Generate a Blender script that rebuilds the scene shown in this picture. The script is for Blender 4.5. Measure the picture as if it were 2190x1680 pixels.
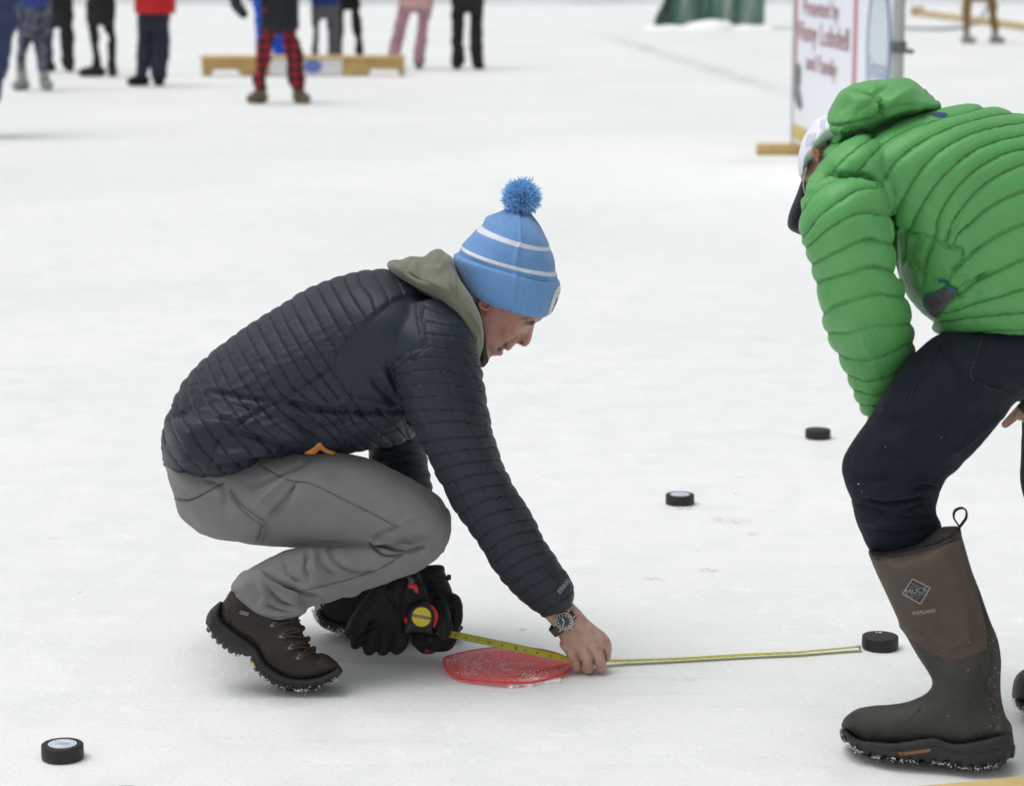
import bpy, math, random
import numpy as np
from mathutils import Vector, Matrix
from mathutils.geometry import delaunay_2d_cdt

for o in list(bpy.data.objects):
    bpy.data.objects.remove(o)
SC = bpy.context.scene
COL = SC.collection
R = math.radians
random.seed(7)
RNG = np.random.RandomState(11)

# ------------------------------------------------------------------ camera
H = 1.447            # camera height above the ice
FP = 5125.0          # focal length in survey units (image 2190 wide)
PITCH = math.atan(948 / FP)
cd = bpy.data.cameras.new('camera')
cam = bpy.data.objects.new('camera', cd)
COL.objects.link(cam)
cam.location = (0, 0, H)
cam.rotation_euler = (math.pi / 2 - PITCH, 0, 0)
cd.sensor_width = 36
cd.lens = FP / 2190 * 36
cd.clip_end = 1000
cd.dof.use_dof = True
cd.dof.focus_distance = 4.75
cd.dof.aperture_fstop = 4.9
SC.camera = cam
SC.render.resolution_x, SC.render.resolution_y = 1024, 785
SC.view_settings.view_transform = 'Standard'
SC.view_settings.look = 'None'
SC.view_settings.exposure = 0.29
SC.view_settings.gamma = 1

# ------------------------------------------------------------------ world + sun (overcast)
SUN_EL, SUN_ROT = R(52), R(-35)
w = bpy.data.worlds.new('World')
SC.world = w
w.use_nodes = True
nt = w.node_tree
bg = nt.nodes['Background']
sky = nt.nodes.new('ShaderNodeTexSky')
sky.sky_type = 'NISHITA'
sky.sun_disc = False
sky.sun_elevation = SUN_EL
sky.sun_rotation = SUN_ROT
sky.dust_density = 4
hs = nt.nodes.new('ShaderNodeHueSaturation')
hs.inputs['Saturation'].default_value = 0.16
nt.links.new(sky.outputs[0], hs.inputs['Color'])
nt.links.new(hs.outputs[0], bg.inputs[0])
bg.inputs[1].default_value = 0.102
ld = bpy.data.lights.new('sun', 'SUN')
ld.energy = 0.9
ld.angle = R(45)
ld.color = (1, 0.985, 0.96)
lo = bpy.data.objects.new('sun', ld)
COL.objects.link(lo)
lo.rotation_euler = (math.pi / 2 - SUN_EL, 0, -SUN_ROT + math.pi)
_sd = Vector((-0.32, -0.08, 1.0)).normalized()      # soft light from high up, a little from the left
lo.rotation_euler = _sd.to_track_quat('Z', 'Y').to_euler()
sky.sun_elevation = math.asin(_sd.z)
sky.sun_rotation = math.atan2(_sd.x, _sd.y)

# ------------------------------------------------------------------ survey helpers (photo coordinates -> points at a known distance)
cp, sp = math.cos(PITCH), math.sin(PITCH)
def rays(uv):
    uv = np.atleast_2d(np.asarray(uv, float))
    a = (uv[:, 0] - 1095) / FP
    b = (840 - uv[:, 1]) / FP
    return np.stack([a, cp + b * sp, -sp + b * cp], 1)
YOFF = 0.0      # puts a whole figure, surveyed on a rough distance, onto its true footprints
def PP(uv, Y):
    d = rays(uv)
    t = (np.asarray(Y, float) + YOFF) / d[:, 1]
    return d * t[:, None] + np.array([0, 0, H])
def P(u, v, Y):
    return Vector(PP([(u, v)], [Y])[0])
def G(u, v, z=0.0):
    d = rays([(u, v)])[0]
    t = (z - H) / d[2]
    return Vector((d[0] * t, d[1] * t, z))
def proj(p):
    p = np.asarray(p, float) - np.array([0, 0, H])
    f = p[:, 1] * cp - p[:, 2] * sp
    b = p[:, 1] * sp + p[:, 2] * cp
    return np.stack([1095 + FP * p[:, 0] / f, 840 - FP * b / f], 1)
def VH(h, Y):            # photo row of height h at distance Y
    return proj([[0, Y, h]])[0][1]
def UX(x, Y, h=0):
    return proj([[x, Y, h]])[0][0]

# ------------------------------------------------------------------ numeric helpers
def catmull(A, n, closed=False):
    A = np.asarray(A, float)
    m = len(A)
    if m == 2 and not closed:
        t = np.linspace(0, 1, n)[:, None]
        return A[0] * (1 - t) + A[1] * t
    t = np.linspace(0, m if closed else m - 1, n, endpoint=not closed)
    i = np.floor(t).astype(int)
    if not closed:
        i = np.clip(i, 0, m - 2)
    f = (t - i)[:, None]
    if closed:
        g = lambda k: A[(i + k) % m]
        p0, p1, p2, p3 = g(-1), g(0), g(1), g(2)
    else:
        ext = np.vstack([2 * A[0] - A[1], A, 2 * A[-1] - A[-2]])
        p0, p1, p2, p3 = ext[i], ext[i + 1], ext[i + 2], ext[i + 3]
    return 0.5 * ((2 * p1) + (-p0 + p2) * f + (2 * p0 - 5 * p1 + 4 * p2 - p3) * f ** 2 + (-p0 + 3 * p1 - 3 * p2 + p3) * f ** 3)
def resample(A, step):
    A = np.asarray(A, float)
    seg = np.linalg.norm(np.diff(A, axis=0), axis=1)
    s = np.concatenate([[0], np.cumsum(seg)])
    n = max(2, int(s[-1] / step) + 1)
    q = np.linspace(0, s[-1], n)
    return np.stack([np.interp(q, s, A[:, k]) for k in range(A.shape[1])], 1)
def smooth01(x):
    x = np.clip(x, 0, 1)
    return x * x * (3 - 2 * x)
def _hash(i, j, k):
    n = (i * 374761393 + j * 668265263 + k * 2147483647 + 1013904223) & 0x7fffffff
    n = (n ^ (n >> 13)) * 1274126177 & 0x7fffffff
    return ((n ^ (n >> 16)) & 0xffff) / 32767.5 - 1
def vnoise(p, scale=1.0, octaves=1):
    p = np.asarray(p, float) * scale
    if p.shape[1] == 2:
        p = np.hstack([p, np.zeros((len(p), 1))])
    out = np.zeros(len(p)); amp = 1
    for o_ in range(octaves):
        i = np.floor(p).astype(np.int64); f = p - i; f = f * f * (3 - 2 * f)
        r = 0
        for a in (0, 1):
            for b in (0, 1):
                for c in (0, 1):
                    wgt = (f[:, 0] if a else 1 - f[:, 0]) * (f[:, 1] if b else 1 - f[:, 1]) * (f[:, 2] if c else 1 - f[:, 2])
                    r = r + wgt * _hash(i[:, 0] + a, i[:, 1] + b, i[:, 2] + c)
        out += amp * r; amp *= 0.5; p = p * 2.03 + 17.3
    return out
def dist_poly(q, line, closed=False):
    q = np.asarray(q, float); L = np.asarray(line, float)
    if closed:
        L = np.vstack([L, L[:1]])
    best = np.full(len(q), 1e9)
    for a, b in zip(L[:-1], L[1:]):
        ab = b - a; l2 = (ab ** 2).sum() + 1e-9
        t = np.clip(((q - a) @ ab) / l2, 0, 1)
        d = np.linalg.norm(q - (a + t[:, None] * ab), axis=1)
        best = np.minimum(best, d)
    return best
def inside(q, poly):
    q = np.asarray(q, float); Pn = np.asarray(poly, float)
    r = np.zeros(len(q), bool)
    j = len(Pn) - 1
    for i in range(len(Pn)):
        xi, yi = Pn[i]; xj, yj = Pn[j]
        c = ((yi > q[:, 1]) != (yj > q[:, 1])) & (q[:, 0] < (xj - xi) * (q[:, 1] - yi) / (yj - yi + 1e-12) + xi)
        r ^= c; j = i
    return r
class RBF:
    def __init__(self, seams, step=30):
        pts, val = [], []
        for k, L in seams:
            r = resample(catmull(L, 24), step)
            pts.append(r); val += [k] * len(r)
        X = np.vstack(pts) / 100.0; y = np.array(val, float)
        n = len(X)
        K = self.phi(X, X) + np.eye(n) * 0.004
        Q = np.hstack([np.ones((n, 1)), X])
        A = np.block([[K, Q], [Q.T, np.zeros((3, 3))]])
        self.X = X; self.c = np.linalg.lstsq(A, np.concatenate([y, np.zeros(3)]), rcond=None)[0]
    @staticmethod
    def phi(A, B):
        r2 = ((A[:, None, :] - B[None]) ** 2).sum(-1) + 1e-12
        return 0.5 * r2 * np.log(r2)
    def __call__(self, uv):
        out = []
        for ch in np.array_split(np.asarray(uv, float) / 100.0, max(1, len(uv) // 20000)):
            out.append(self.phi(ch, self.X) @ self.c[:-3] + self.c[-3] + ch @ self.c[-2:])
        return np.concatenate(out)

# ------------------------------------------------------------------ surface builders; each returns (verts, faces)
def grid_faces(n, m, close=True, off=0):
    f = []
    for i in range(n - 1):
        for j in range(m if close else m - 1):
            k = (j + 1) % m
            f.append((off + i * m + j, off + i * m + k, off + (i + 1) * m + k, off + (i + 1) * m + j))
    return f
def loft(st, n=60, m=36, ex=2.0, flat=False, capk=0.0, st_out=False):
    """stations (u1,v1,u2,v2,distance,half depth): elliptic sections between two traced edges"""
    S = catmull(st, n)
    A = PP(S[:, 0:2], S[:, 4]); B = PP(S[:, 2:4], S[:, 4])
    c = (A + B) / 2; a = (A - B) / 2
    if flat:
        b = np.tile(np.array([0, 1.0, 0]), (n, 1))
    else:
        b = rays((S[:, 0:2] + S[:, 2:4]) / 2); b /= np.linalg.norm(b, axis=1)[:, None]
    b = b * S[:, 5:6]
    th = np.linspace(0, 2 * np.pi, m, endpoint=False)
    ct, stt = np.cos(th), np.sin(th)
    cx = np.sign(ct) * np.abs(ct) ** (2 / ex); sx = np.sign(stt) * np.abs(stt) ** (2 / ex)
    rings = []; ss = []
    def ring(i, k, shift):
        rings.append(c[i] + shift + k * (a[i][None] * cx[:, None] + b[i][None] * sx[:, None]))
    if capk:
        ax = c[0] - c[1]; ax /= np.linalg.norm(ax) + 1e-9; rr = capk * min(np.linalg.norm(a[0]), S[0, 5])
        for q in (80, 60, 40, 20):
            ring(0, math.cos(R(q)), ax * rr * math.sin(R(q))); ss.append(0)
    for i in range(n):
        ring(i, 1, 0); ss.append(i / (n - 1))
    if capk:
        ax = c[-1] - c[-2]; ax /= np.linalg.norm(ax) + 1e-9; rr = capk * min(np.linalg.norm(a[-1]), S[-1, 5])
        for q in (20, 40, 60, 80):
            ring(-1, math.cos(R(q)), ax * rr * math.sin(R(q))); ss.append(1)
    V = np.vstack(rings); nr = len(rings)
    F = grid_faces(nr, m)
    F.append(tuple(range(m - 1, -1, -1))); F.append(tuple((nr - 1) * m + j for j in range(m)))
    if st_out:
        return V, F, np.repeat(np.array(ss), m), np.tile(th, nr)
    return V, F
def tube(pts, rad, n=None, m=14, cap=1.0, flat=1.0):
    pts = np.asarray([tuple(p) for p in pts], float)
    D = np.hstack([pts, np.asarray(rad, float).reshape(-1, 1)])
    n = n or max(8, 6 * len(pts))
    D = catmull(D, n)
    p, r = D[:, :3], np.maximum(D[:, 3], 1e-4)
    T = np.gradient(p, axis=0); T /= np.linalg.norm(T, axis=1)[:, None] + 1e-12
    up = np.array([0, 1.0, 0.01]) if abs(T[0][1]) < 0.9 else np.array([1.0, 0, 0])
    th = np.linspace(0, 2 * np.pi, m, endpoint=False)
    rings = []
    x = np.cross(T[0], up); x /= np.linalg.norm(x)
    fr = []
    for i in range(n):
        x = x - T[i] * (x @ T[i]); x /= np.linalg.norm(x) + 1e-12
        y = np.cross(T[i], x); fr.append((x.copy(), y))
    def ring(i, k, sh):
        x, y = fr[i]
        rings.append(p[i] + sh + r[i] * k * (np.cos(th)[:, None] * x + flat * np.sin(th)[:, None] * y))
    if cap:
        for q in (78, 55, 28):
            ring(0, math.cos(R(q)), -T[0] * r[0] * cap * math.sin(R(q)))
    for i in range(n):
        ring(i, 1, 0)
    if cap:
        for q in (28, 55, 78):
            ring(n - 1, math.cos(R(q)), T[-1] * r[-1] * cap * math.sin(R(q)))
    nr = len(rings)
    F = grid_faces(nr, m); F.append(tuple(range(m - 1, -1, -1))); F.append(tuple((nr - 1) * m + j for j in range(m)))
    return np.vstack(rings), F
def inflate(poly, Y, T, Rp, step=7.0, smooth=True, back=1.0, pw=0.5):
    """solid of rounded thickness over an outline: Y distance (number or function of uv), T half depth (m), Rp rounding radius (px)"""
    B = resample(np.vstack([catmull(poly, len(poly) * 8, closed=True), catmull(poly, len(poly) * 8, closed=True)[:1]]) if smooth
                 else np.vstack([np.asarray(poly, float), np.asarray(poly[:1], float)]), step)[:-1]
    lo_, hi_ = B.min(0), B.max(0)
    gx, gy = np.meshgrid(np.arange(lo_[0], hi_[0], step), np.arange(lo_[1], hi_[1], step))
    q = np.stack([gx.ravel(), gy.ravel()], 1); q[:, 0] += (np.round(q[:, 1] / step) % 2) * step * 0.5
    q = q[inside(q, B)]
    q = q[dist_poly(q, B, True) > step * 0.55]
    allp = np.vstack([B, q])
    vs, es, fs = delaunay_2d_cdt([Vector(p) for p in allp], [], [list(range(len(B)))], 1, 1e-5)[:3]
    vs = np.array([tuple(v) for v in vs])
    d = dist_poly(vs, B, True)
    Yv = Y(vs) if callable(Y) else np.full(len(vs), float(Y))
    Tv = T(vs) if callable(T) else np.full(len(vs), float(T))
    h = Tv * (1 - (1 - np.minimum(d / Rp, 1)) ** 2) ** pw
    C = PP(vs, Yv); dr = rays(vs); dr /= np.linalg.norm(dr, axis=1)[:, None]
    n = len(vs)
    bd = d < 1e-3
    idx = np.arange(n); bidx = np.where(bd, idx, idx + n)
    V = np.vstack([C - dr * h[:, None], C + dr * h[:, None] * back])
    F = []
    for f in fs:
        F.append(tuple(f)); F.append(tuple(bidx[i] for i in reversed(f)))
    return V, F
def merge(*parts):
    V, F, o = [], [], 0
    for v, f in parts:
        V.append(np.asarray(v, float)); F += [tuple(int(i) + o for i in q) for q in f]; o += len(v)
    return np.vstack(V), F
def raw_mesh(V, F, name='m'):
    me = bpy.data.meshes.new(name)
    me.from_pydata([tuple(v) for v in V], [], F); me.update()
    return me
def fuse(parts, voxel, it=6, name='tmp'):
    """joins overlapping solids into one continuous skin"""
    V, F = merge(*parts)
    me = raw_mesh(V, F)
    ob = bpy.data.objects.new(name, me); COL.objects.link(ob)
    m = ob.modifiers.new('r', 'REMESH'); m.mode = 'VOXEL'; m.voxel_size = voxel; m.adaptivity = 0
    if it:
        s = ob.modifiers.new('s', 'SMOOTH'); s.factor = 0.5; s.iterations = it
    dg = bpy.context.evaluated_depsgraph_get()
    out = bpy.data.meshes.new_from_object(ob.evaluated_get(dg))
    bpy.data.objects.remove(ob); bpy.data.meshes.remove(me)
    return out
def getv(me):
    a = np.empty(len(me.vertices) * 3); me.vertices.foreach_get('co', a); return a.reshape(-1, 3)
def getn(me):
    a = np.empty(len(me.vertices) * 3); me.vertex_normals.foreach_get('vector', a); return a.reshape(-1, 3)
def setv(me, V):
    me.vertices.foreach_set('co', np.ascontiguousarray(V).ravel()); me.update()
def attr(me, name, vals):
    a = me.attributes.get(name) or me.attributes.new(name, 'FLOAT', 'POINT')
    a.data.foreach_set('value', np.asarray(vals, np.float32))
def cattr(me, name, vals):
    a = me.attributes.get(name) or me.attributes.new(name, 'FLOAT_COLOR', 'POINT')
    v = np.ones((len(vals), 4), np.float32); v[:, :3] = vals
    a.data.foreach_set('color', v.ravel())
def mesh_obj(name, me, mat=None, parent=None, smooth=True):
    me.name = name
    if mat:
        me.materials.clear(); me.materials.append(mat)
    if smooth:
        me.polygons.foreach_set('use_smooth', [True] * len(me.polygons))
    o = bpy.data.objects.new(name, me); COL.objects.link(o)
    if parent:
        o.parent = parent
        if parent.type == 'EMPTY' or parent.location.length > 0:
            o.matrix_parent_inverse = world_of(parent).inverted()
    return o
def world_of(o):
    m = Matrix.Translation(o.location) @ o.rotation_euler.to_matrix().to_4x4()
    if o.parent:
        return world_of(o.parent) @ o.matrix_parent_inverse @ m
    return m
def build(name, V, F, mat, parent=None, smooth=True):
    return mesh_obj(name, raw_mesh(V, F), mat, parent, smooth)
def empty(name, loc, label, cat, group=None):
    o = bpy.data.objects.new(name, None); COL.objects.link(o); o.location = loc
    tag(o, label, cat, group); o.empty_display_size = 0.1
    return o
def tag(o, label=None, cat=None, group=None, kind=None):
    if label: o['label'] = label
    if cat: o['category'] = cat
    if group: o['group'] = group
    if kind: o['kind'] = kind
    return o
def crease(me, lines, near=True):
    """folds and seams: (polyline, sigma px, height m)"""
    V = getv(me); N = getn(me); uv = proj(V)
    d = np.zeros(len(V)); d_r = rays(uv); d_r /= np.linalg.norm(d_r, axis=1)[:, None]
    face = smooth01(-(N * d_r).sum(1) * 2.5) if near else np.ones(len(V))
    for L, sg, h in lines:
        L = np.asarray(L, float)
        bb = (uv[:, 0] > L[:, 0].min() - 4 * sg) & (uv[:, 0] < L[:, 0].max() + 4 * sg) & (uv[:, 1] > L[:, 1].min() - 4 * sg) & (uv[:, 1] < L[:, 1].max() + 4 * sg)
        ix = np.where(bb)[0]
        if not len(ix): continue
        C = catmull(L, max(6, len(L) * 4))
        x = dist_poly(uv[ix], C) / sg
        # fade at the ends
        e = np.minimum(np.linalg.norm(uv[ix] - C[0], axis=1), np.linalg.norm(uv[ix] - C[-1], axis=1))
        d[ix] += h * np.exp(-x * x) * (0.35 + 0.65 * smooth01(e / (3 * sg)))
    setv(me, V + N * (d * face)[:, None])
def addnoise(me, amp, scale, octaves=2):
    V = getv(me); N = getn(me)
    setv(me, V + N * (amp * vnoise(V, scale, octaves))[:, None])
def box(c, s, rot=None, bev=0.0):
    c = np.asarray(c, float); s = np.asarray(s, float) / 2
    V = np.array([(x, y, z) for x in (-1, 1) for y in (-1, 1) for z in (-1, 1)], float)
    if bev:
        b = bev
        P8 = []
        for v in V:
            for k in range(3):
                p = v * s
                q = p - v * b; q[k] = p[k]; P8.append(q)
        Pn = np.array(P8)
        import bmesh
        bm = bmesh.new()
        vv = [bm.verts.new(p) for p in Pn]
        r = bmesh.ops.convex_hull(bm, input=vv)
        bm.verts.ensure_lookup_table(); bm.faces.ensure_lookup_table()
        Vn = np.array([tuple(v.co) for v in bm.verts]); ix = {v: i for i, v in enumerate(bm.verts)}
        F = [tuple(ix[v] for v in f.verts) for f in bm.faces]
        bm.free()
    else:
        Vn = V * s
        F = [(0, 1, 3, 2), (4, 6, 7, 5), (0, 4, 5, 1), (2, 3, 7, 6), (0, 2, 6, 4), (1, 5, 7, 3)]
    if rot is not None:
        Vn = Vn @ np.array(rot).T
    return Vn + c, F
def cyl(r, h, m=64, bev=0.0, prof=None):
    prof = prof or [(0, 0), (r - bev, 0), (r, bev), (r, h - bev), (r - bev, h), (0, h)]
    th = np.linspace(0, 2 * np.pi, m, endpoint=False)
    V, F = [], []
    for q, z in prof:
        V.append(np.stack([max(q, 1e-5) * np.cos(th), max(q, 1e-5) * np.sin(th), np.full(m, z)], 1))
    V = np.vstack(V)
    return V, grid_faces(len(prof), m)
def xf(part, M):
    V, F = part
    M = np.array(M)
    return np.asarray(V) @ M[:3, :3].T + M[:3, 3], F
def sphere(c, r, n=14, m=20, sc=(1, 1, 1)):
    V, F = [], []
    for i in range(n):
        a = np.pi * (i + 0.02) / (n - 1 + 0.04)
        th = np.linspace(0, 2 * np.pi, m, endpoint=False)
        V.append(np.stack([np.sin(a) * np.cos(th), np.sin(a) * np.sin(th), np.full(m, np.cos(a))], 1))
    return np.vstack(V) * r * np.array(sc) + np.array(tuple(c)), grid_faces(n, m)
def lumps(centers, rmin, rmax, sub=1, squash=1.0):
    import bmesh
    bm = bmesh.new(); bmesh.ops.create_icosphere(bm, subdivisions=sub, radius=1)
    bV = np.array([tuple(v.co) for v in bm.verts]); bF = [tuple(v.index for v in f.verts) for f in bm.faces]; bm.free()
    V, F, o = [], [], 0
    for c in centers:
        r = RNG.uniform(rmin, rmax) if rmax > rmin else rmin
        q = bV * (r * RNG.uniform(0.6, 1.2, 3) * np.array([1, 1, squash])) * (1 + 0.25 * RNG.uniform(-1, 1, (len(bV), 1)))
        V.append(q + np.asarray(tuple(c))); F += [tuple(i + o for i in f) for f in bF]; o += len(bV)
    return np.vstack(V), F
def text_geo(s, size=1.0, ext=0.0, space=1.0, shear=0.0, bold=0.0):
    cu = bpy.data.curves.new('t', 'FONT'); cu.body = s; cu.size = size; cu.align_x = 'CENTER'; cu.align_y = 'CENTER'
    cu.space_character = space; cu.shear = shear; cu.extrude = ext; cu.offset = bold; cu.resolution_u = 4
    ob = bpy.data.objects.new('t', cu); COL.objects.link(ob)
    me = bpy.data.meshes.new_from_object(ob.evaluated_get(bpy.context.evaluated_depsgraph_get()))
    V = getv(me); F = [tuple(p.vertices) for p in me.polygons]
    bpy.data.objects.remove(ob); bpy.data.curves.remove(cu); bpy.data.meshes.remove(me)
    return V, F
def frame(origin, x, y):
    x = Vector(x).normalized(); y = Vector(y); z = x.cross(y).normalized(); y = z.cross(x).normalized()
    M = Matrix((x, y, z)).transposed().to_4x4(); M.translation = Vector(origin)
    return M

# draping: small flat trims are laid on the cloth they belong to
from mathutils.bvhtree import BVHTree
def drape(parts, me, lift=.0004):
    V, F = merge(*parts); tree = BVHTree.FromPolygons([tuple(v) for v in getv(me)], [tuple(p.vertices) for p in me.polygons])
    o_ = Vector((0, 0, H)); out = []
    for v in V:
        d = (Vector(v) - o_).normalized(); hit = tree.ray_cast(o_, d)
        out.append(hit[0] - d * lift if hit[0] is not None else Vector(v))
    return np.array([tuple(v) for v in out]), F
def strip(uvL, wpx):
    C = catmull(uvL, max(20, int(len(uvL) * 8))); T = np.gradient(C, axis=0); T /= np.linalg.norm(T, axis=1)[:, None] + 1e-9
    n = np.stack([-T[:, 1], T[:, 0]], 1) * wpx / 2
    V = np.vstack([PP(C - n, 4.2), PP(C + n, 4.2)]); k = len(C)
    return V, [(i, i + 1, k + i + 1, k + i) for i in range(k - 1)]
def patchwork(poly, step=3.0):
    V, F = inflate(poly, 4.2, .0, 5, step); n = len(V) // 2
    return V[:n], [f for f in F if max(f) < n]
def text_uv(t, c, size, rot, space=1.0, shear=0.0, bold=0.0):
    V, F = text_geo(t, size, 0, space, shear, bold)
    ca, sa = math.cos(rot), math.sin(rot)
    return PP(np.stack([c[0] + V[:, 0] * ca - V[:, 1] * sa, c[1] - (V[:, 0] * sa + V[:, 1] * ca)], 1), 4.2), F

# ------------------------------------------------------------------ materials
def mat(name, base, rough=0.6, var=0.12, vscale=30, bump=0.1, bscale=200, bdist=0.001, sheen=0.0, metal=0.0, spec=0.5, col_attr=None, sss=0.0, coat=0.0):
    m = bpy.data.materials.new(name); m.use_nodes = True
    N = m.node_tree.nodes; L = m.node_tree.links; b = N['Principled BSDF']
    b.inputs['Roughness'].default_value = rough; b.inputs['Metallic'].default_value = metal
    b.inputs['Specular IOR Level'].default_value = spec
    if sheen:
        b.inputs['Sheen Weight'].default_value = sheen; b.inputs['Sheen Roughness'].default_value = 0.4
    if sss:
        b.inputs['Subsurface Weight'].default_value = sss; b.inputs['Subsurface Radius'].default_value = (1, 0.3, 0.15); b.inputs['Subsurface Scale'].default_value = 0.008
    if coat:
        b.inputs['Coat Weight'].default_value = coat
    tc = N.new('ShaderNodeTexCoord')
    no = N.new('ShaderNodeTexNoise'); no.inputs['Scale'].default_value = vscale; no.inputs['Detail'].default_value = 4
    L.new(tc.outputs['Object'], no.inputs['Vector'])
    mr = N.new('ShaderNodeMapRange'); mr.inputs['From Min'].default_value = 0.25; mr.inputs['From Max'].default_value = 0.75
    mr.inputs['To Min'].default_value = 1 - var; mr.inputs['To Max'].default_value = 1 + var
    L.new(no.outputs['Fac'], mr.inputs['Value'])
    mx = N.new('ShaderNodeVectorMath'); mx.operation = 'SCALE'
    if col_attr:
        at = N.new('ShaderNodeAttribute'); at.attribute_name = col_attr
        L.new(at.outputs['Color'], mx.inputs[0])
    else:
        rgb = N.new('ShaderNodeRGB'); rgb.outputs[0].default_value = (*base, 1)
        L.new(rgb.outputs[0], mx.inputs[0])
    L.new(mr.outputs[0], mx.inputs['Scale'])
    L.new(mx.outputs[0], b.inputs['Base Color'])
    if bump:
        n2 = N.new('ShaderNodeTexNoise'); n2.inputs['Scale'].default_value = bscale; n2.inputs['Detail'].default_value = 3
        L.new(tc.outputs['Object'], n2.inputs['Vector'])
        bp = N.new('ShaderNodeBump'); bp.inputs['Strength'].default_value = bump; bp.inputs['Distance'].default_value = bdist
        L.new(n2.outputs['Fac'], bp.inputs['Height']); L.new(bp.outputs[0], b.inputs['Normal'])
    m['_b'] = 1
    return m
def quilt_mat(name, base, rough, groove=0.12, dist=0.006, sheen=0.2, spec=0.5, dark=0.7, wdist=0.006):
    """stitched down fabric: seam lines come from the garment's own baffle number"""
    m = mat(name, base, rough, 0.06, 12, 0, sheen=sheen, spec=spec)
    N = m.node_tree.nodes; L = m.node_tree.links; b = N['Principled BSDF']
    at = N.new('ShaderNodeAttribute'); at.attribute_name = 'phase'
    am = N.new('ShaderNodeAttribute'); am.attribute_name = 'qmask'
    fr = N.new('ShaderNodeMath'); fr.operation = 'PINGPONG'; fr.inputs[1].default_value = 0.5
    L.new(at.outputs['Fac'], fr.inputs[0])
    mr = N.new('ShaderNodeMapRange'); mr.inputs['From Min'].default_value = 0.0; mr.inputs['From Max'].default_value = groove
    mr.interpolation_type = 'SMOOTHSTEP'
    L.new(fr.outputs[0], mr.inputs['Value'])
    one = N.new('ShaderNodeMapRange')   # mask: where 0 the groove vanishes
    L.new(am.outputs['Fac'], one.inputs['Value']); L.new(mr.outputs[0], one.inputs['To Max']); one.inputs['To Min'].default_value = 1
    tc = N.new('ShaderNodeTexCoord')
    n1 = N.new('ShaderNodeTexNoise'); n1.inputs['Scale'].default_value = 1.0; n1.inputs['Detail'].default_value = 3; n1.inputs['Distortion'].default_value = 0.6
    n2 = N.new('ShaderNodeTexNoise'); n2.inputs['Scale'].default_value = 900
    L.new(tc.outputs['Object'], n1.inputs['Vector']); L.new(tc.outputs['Object'], n2.inputs['Vector'])
    b1 = N.new('ShaderNodeBump'); b1.inputs['Distance'].default_value = dist; b1.inputs['Strength'].default_value = 0.8
    L.new(one.outputs[0], b1.inputs['Height'])
    aa = N.new('ShaderNodeAttribute'); aa.attribute_name = 'along'
    cb = N.new('ShaderNodeCombineXYZ'); L.new(aa.outputs['Fac'], cb.inputs[0]); ph2 = N.new('ShaderNodeMath'); ph2.operation = 'MULTIPLY'; ph2.inputs[1].default_value = 0.55
    L.new(at.outputs['Fac'], ph2.inputs[0]); L.new(ph2.outputs[0], cb.inputs[1])
    n1.inputs['Scale'].default_value = 1.0; n1.inputs['Distortion'].default_value = 0.25
    for l_ in list(n1.inputs['Vector'].links): L.remove(l_)
    L.new(cb.outputs[0], n1.inputs['Vector'])
    ns = N.new('ShaderNodeMapRange'); ns.inputs['From Min'].default_value = 0.05; ns.inputs['From Max'].default_value = 0.5; ns.inputs['To Min'].default_value = 1; ns.inputs['To Max'].default_value = 0.25
    L.new(fr.outputs[0], ns.inputs['Value'])
    pk_ = N.new('ShaderNodeMath'); pk_.operation = 'MULTIPLY'; L.new(n1.outputs['Fac'], pk_.inputs[0]); L.new(ns.outputs[0], pk_.inputs[1])
    b2 = N.new('ShaderNodeBump'); b2.inputs['Distance'].default_value = wdist; b2.inputs['Strength'].default_value = 0.6
    pm_ = N.new('ShaderNodeMath'); pm_.operation = 'MULTIPLY'; L.new(pk_.outputs[0], pm_.inputs[0]); L.new(am.outputs['Fac'], pm_.inputs[1])
    L.new(pm_.outputs[0], b2.inputs['Height']); L.new(b1.outputs[0], b2.inputs['Normal'])
    b3 = N.new('ShaderNodeBump'); b3.inputs['Distance'].default_value = 0.0006; b3.inputs['Strength'].default_value = 0.3
    L.new(n2.outputs['Fac'], b3.inputs['Height']); L.new(b2.outputs[0], b3.inputs['Normal'])
    L.new(b3.outputs[0], b.inputs['Normal'])
    # groove shade put into the colour: base darkens along the stitched seams
    dk = N.new('ShaderNodeMapRange'); dk.inputs['From Min'].default_value = 0.25; dk.inputs['From Max'].default_value = 0.6
    dk.inputs['To Min'].default_value = dark; dk.inputs['To Max'].default_value = 1
    L.new(one.outputs[0], dk.inputs['Value'])
    src = b.inputs['Base Color'].links[0].from_socket
    mx = N.new('ShaderNodeVectorMath'); mx.operation = 'SCALE'
    L.new(src, mx.inputs[0]); L.new(dk.outputs[0], mx.inputs['Scale']); L.new(mx.outputs[0], b.inputs['Base Color'])
    return m

M_SKIN = mat('skin', (0.5, 0.3, 0.24), 0.5, 0.08, 90, 0.25, 500, 0.0008, spec=0.4, col_attr='tone', sss=0.25)
M_JK1 = quilt_mat('charcoal_nylon', (0.0115, 0.0190, 0.0310), 0.56, 0.11, 0.003, 0.06, 0.42, 0.9, 0.0045)
M_JK2 = quilt_mat('green_nylon', (0.105, 0.365, 0.105), 0.48, 0.08, 0.004, 0.06, 0.40, 0.97, 0.006)
M_PANT = mat('grey_canvas', (0.196, 0.193, 0.193), 0.85, 0.06, 25, 0.8, 1100, 0.001, sheen=0.15)
M_JEAN = mat('dark_denim', (0.0085, 0.0125, 0.023), 0.8, 0.25, 40, 0.7, 900, 0.001, sheen=0.04, spec=0.25)
M_HOOD = mat('olive_fleece', (0.175, 0.178, 0.128), 0.95, 0.08, 40, 0.4, 600, 0.001, sheen=0.3)
M_BLKF = mat('black_fleece', (0.006, 0.006, 0.006), 0.9, 0.2, 60, 0.5, 500, 0.001, sheen=0.0)
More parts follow.
